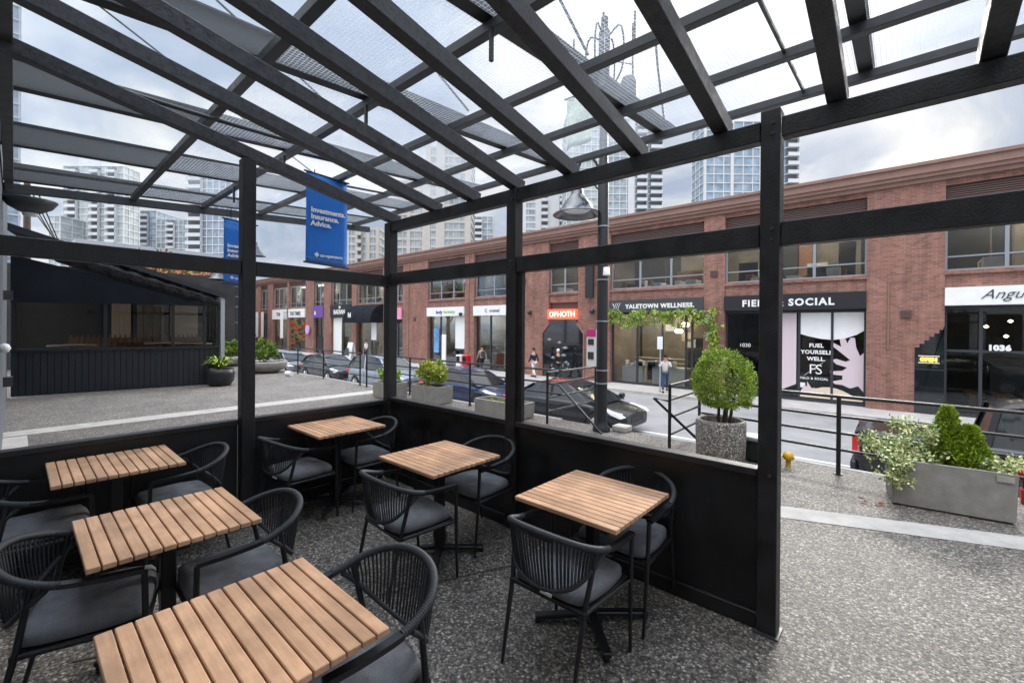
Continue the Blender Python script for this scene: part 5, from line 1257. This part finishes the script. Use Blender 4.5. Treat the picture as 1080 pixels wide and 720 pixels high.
    return t
P_dark = carpaint('paint_dark', (.012, .014, .018)); P_sil = carpaint('paint_silver', (.20, .21, .23), .5); P_navy = carpaint('paint_navy', (.012, .024, .07)); P_grey = carpaint('paint_grey', (.055, .06, .07), .5); P_pale = carpaint('paint_pale_blue', (.25, .285, .33), .5); P_blk = carpaint('paint_black', (.008, .008, .009))
def place(c, x, y, r=0, z=ROAD): c.location = (x, y, z); c.rotation_euler = (0, 0, R(r))
place(make_car('dark blue grey sedan with its headlight right of the street lamp', P_dark, 4.65, 1.82, 'sedan'), -8.15, 12.25)
place(make_car('navy blue car parked between the white car and the dark sedan', P_navy, 4.5, 1.8, 'hatch'), -13.1, 12.25)
place(make_car('pale silver car behind the bushy yellow green trough', P_pale, 4.7, 1.85, 'suv'), -19.2, 12.3)
place(make_car('dark grey hatchback with red taillight beyond the corner post', P_grey, 4.5, 1.8, 'hatch'), -25.0, 12.3)
place(make_car('farther silver sedan behind the long railing', P_sil, 4.7, 1.82, 'sedan'), -31.0, 12.3)
place(make_car('farthest dark sedan behind the bowl planters', P_dark, 4.6, 1.8, 'sedan'), -37.5, 12.3)
pk = make_car('black pickup truck with red taillight behind the long trough', P_blk, 5.6, 1.98, 'pickup'); place(pk, 2.12, 11.95)
MB().prism([(-.75, 1.50), (-.69, 1.58), (-.62, 1.51), (-.53, 1.53), (-.60, 1.45), (-.58, 1.37), (-.67, 1.41), (-.75, 1.36), (-.73, 1.45), (-.81, 1.49)], -.815, -.80, 'y').build('window_sticker', M['bluelt'], pk)
rb_ = thing('utility_box', 'low red box with black band standing at the dock edge behind the trough', 'box', (1.08, 6.98, 0)); MB().box(.93, 1.35, 6.74, 6.88, .0, .16, 0, .02).build('lower_case', M['red'], rb_); MB().box(.94, 1.34, 6.75, 6.87, .161, .23).build('band', M['black'], rb_); MB().box(.90, 1.35, 6.73, 6.885, .231, .37, 0, .03).build('lid', M['red'], rb_)
tag(MB().box(-3.66, -3.40, 6.72, 6.96, .004, .10, 0, .015).build('concrete_block', M['conc']), 'low pale concrete block at the foot of the lamp post by the steps', 'block')
# small bin behind the end post and yellow hydrant cap
t = thing('small_bin', 'small black bin with pale lid right of the round pot', 'bin', (-1.36, 6.5, 0)); MB().box(-1.55, -1.2, 6.42, 6.68, .02, .27, 0, .01).build('case', M['black'], t); MB().box(-1.58, -1.17, 6.40, 6.70, .271, .33, 0, .012).build('lid', M['stainless'], t); MB().box(-1.26, -1.19, 6.405, 6.419, .02, .27).build('corner_strip', M['white'], t)
t = thing('yellow_standpipe', 'small yellow standpipe cap on the dock beside the end post', 'standpipe', (-1.06, 6.55, 0)); MB().lathe([(.03, 0), (.03, .08), (.055, .09), (.06, .15), (.04, .18), (.001, .19)], -1.06, 6.55, 16).build('cap', M['yellow'], t); MB().tube([(-1.13, 6.55, .12), (-.995, 6.55, .12)], .022, 8).build('outlet', M['yellow'], t)

# ------------------------------------------------------------------ people
def skin_mesh(name, joints, edges, m, par, sub=1):
    me = bpy.data.meshes.new(name); me.from_pydata([j[:3] for j in joints], edges, []); o = bpy.data.objects.new(name, me); COL.objects.link(o)
    o.modifiers.new('skin', 'SKIN')
    sv = me.skin_vertices[0].data if me.skin_vertices else None
    if sv is None:
        import bmesh
        bm = bmesh.new(); bm.from_mesh(me); bm.verts.layers.skin.verify(); bm.to_mesh(me); bm.free(); sv = me.skin_vertices[0].data
    for i, j in enumerate(joints): sv[i].radius = (j[3], j[4] if len(j) > 4 else j[3]); sv[i].use_root = (i == 0)
    s_ = o.modifiers.new('subdiv', 'SUBSURF'); s_.levels = sub; s_.render_levels = sub
    dg = bpy.context.evaluated_depsgraph_get(); me2 = bpy.data.meshes.new_from_object(o.evaluated_get(dg)); bpy.data.objects.remove(o)
    for p in me2.polygons: p.use_smooth = True
    me2.materials.clear(); me2.materials.append(m)
    o = bpy.data.objects.new(name, me2); COL.objects.link(o); o.parent = par; return o
def person(label, pos, face, top, bottom, hair='hair', stride=.28, arms='swing', cap=None, shoes='blackcloth', bag=None):
    """local: faces +Y, z from 0"""
    t = thing('person', label, 'person', (0, 0, 0), 'people on the far pavement')
    s = stride
    J = [(0, 0, .98, .13, .10), (0, .0, 1.15, .115, .09), (0, .0, 1.38, .15, .09), (0, .01, 1.50, .055), (0, .03, 1.60, .078, .092), (0, .03, 1.70, .075, .088)]
    Ed = [(0, 1), (1, 2), (2, 3), (3, 4), (4, 5)]
    legs = []; armsI = []
    for sx in (-1, 1):
        k = len(J); f_ = s*sx
        J += [(sx*.09, 0, .90, .085), (sx*.10, f_*.45+.03, .50, .055), (sx*.10, f_*.9 - (.06 if f_ < 0 else 0), .10+(.05 if f_ < 0 else 0), .036), (sx*.105, f_*.9+.16, .045, .035)]
        Ed += [(0, k), (k, k+1), (k+1, k+2), (k+2, k+3)]; legs.append(k)
    for sx in (-1, 1):
        k = len(J)
        if arms == 'photo': sh, el, wr_, hd = (sx*.19, 0, 1.40), (sx*.25, .18, 1.22), (sx*.09, .27, 1.50), (sx*.06, .29, 1.56)
        else:
            f_ = -s*sx*.8; sh, el, wr_, hd = (sx*.19, 0, 1.40), (sx*.24, f_*.35-.03, 1.13), (sx*.23, f_*.9+.05, .92), (sx*.225, f_*1.0+.07, .85)
        J += [(*sh, .055), (*el, .042), (*wr_, .028), (*hd, .032, .02)]
        Ed += [(2, k), (k, k+1), (k+1, k+2), (k+2, k+3)]; armsI.append(k)
        h_ = Vector(hd); dr = (Vector(hd)-Vector(wr_)).normalized(); side = Vector((0, 1, 0)) if arms != 'photo' else Vector((0, .3, 1)).normalized()
        for q, (off, ln) in enumerate(((-.026, .07), (-.009, .085), (.009, .08), (.024, .062))):
            a = h_+side*off+dr*.03; kk_ = len(J); J.append((*a, .0085)); J.append((*(a+dr*ln*.55+Vector((-sx*.008, 0, 0))), .008)); J.append((*(a+dr*ln+Vector((-sx*.022, 0, 0))), .0065)); Ed += [(k+3, kk_), (kk_, kk_+1), (kk_+1, kk_+2)]
        kk_ = len(J); a = h_+side*.032; J.append((*a, .009)); J.append((*(a+side*.02+dr*.03), .0075)); Ed += [(k+3, kk_), (kk_, kk_+1)]
    skin_mesh('body', J, Ed, M['skin'], t)
    g = 1.22
    TJ = [(0, 0, .95, .155, .125), (0, 0, 1.15, .14, .115), (0, 0, 1.38, .172, .11), (0, .005, 1.46, .08, .075)]; TE = [(0, 1), (1, 2), (2, 3)]
    for k in armsI:
        q = len(TJ); TJ += [(*J[k][:3], .07), (*J[k+1][:3], .056), (*J[k+2][:3], .042)]; TE += [(2, q), (q, q+1), (q+1, q+2)]
    skin_mesh('jacket', TJ, TE, M[top], t)
    TJ = [(0, 0, .97, .142, .112)]; TE = []
    for k in legs: q = len(TJ); TJ += [(*J[k][:3], .098), (*J[k+1][:3], .07), (*J[k+2][:3], .055)]; TE += [(0, q), (q, q+1), (q+1, q+2)]
    skin_mesh('trousers', TJ, TE, M[bottom], t)
    for k in legs: p = J[k+2]; MB().box(p[0]-.05, p[0]+.05, p[1]-.08, p[1]+.20, p[2]-.095, p[2]-.015, 0, .02).build('shoe', M[shoes], t)
    b = MB(); V = []; 
    b.lathe([(.086, 1.66), (.094, 1.70), (.092, 1.75), (.07, 1.79), (.03, 1.805), (.001, 1.807)], 0, .012, 16); b.build('hair' if not cap else 'cap', M[cap or hair], t)
    b = MB(); b.box(-.012, .012, .115, .14, 1.61, 1.655, 0, .005); b.build('nose', M['skin'], t)
    for sx in (-1, 1): MB().lathe([(.001, 1.66), (.012, 1.668), (.001, 1.676)], sx*.033, .113, 8).build('eye', M['blackcloth'], t); MB().box(sx*.083, sx*.098, .0, .035, 1.61, 1.68, 0, .006).build('ear', M['skin'], t)
    MB().box(-.025, .025, .112, .118, 1.575, 1.585).build('mouth', M['red'], t)
    if bag: MB().box(-.15, .15, -.28, -.12, 1.05, 1.45, 0, .05).build('backpack', M[bag], t)
    t.location = pos; t.rotation_euler = (0, 0, R(face)); return t
person('person in black jacket and white cap walking past the dark bar opening', (-15.0, 21.1, SWK), 90, 'blackcloth', 'blackcloth', cap='whitecloth', stride=.3)
person('person in navy jacket and pale trousers just right of the middle post', (-16.75, 21.0, SWK), 75, 'navy', 'whitecloth', stride=.25)
person('person with backpack and grey pink top walking by the red newspaper box', (-21.0, 20.75, SWK), 70, 'greycloth', 'blackcloth', stride=.32, bag='charcoal')
person('person in white top and jeans holding up a camera by the parking sign', (-8.42, 20.62, SWK), 205, 'whitecloth', 'jeans', stride=.25, arms='photo', hair='hair')
person('person in white shirt under the black shop awning', (-36.6, 21.3, SWK), 180, 'whitecloth', 'blackcloth', stride=.1)
person('person in dark clothes near the far end of the terrace', (-63.5, 21.0, SWK), 120, 'blackcloth', 'blackcloth', stride=.2)
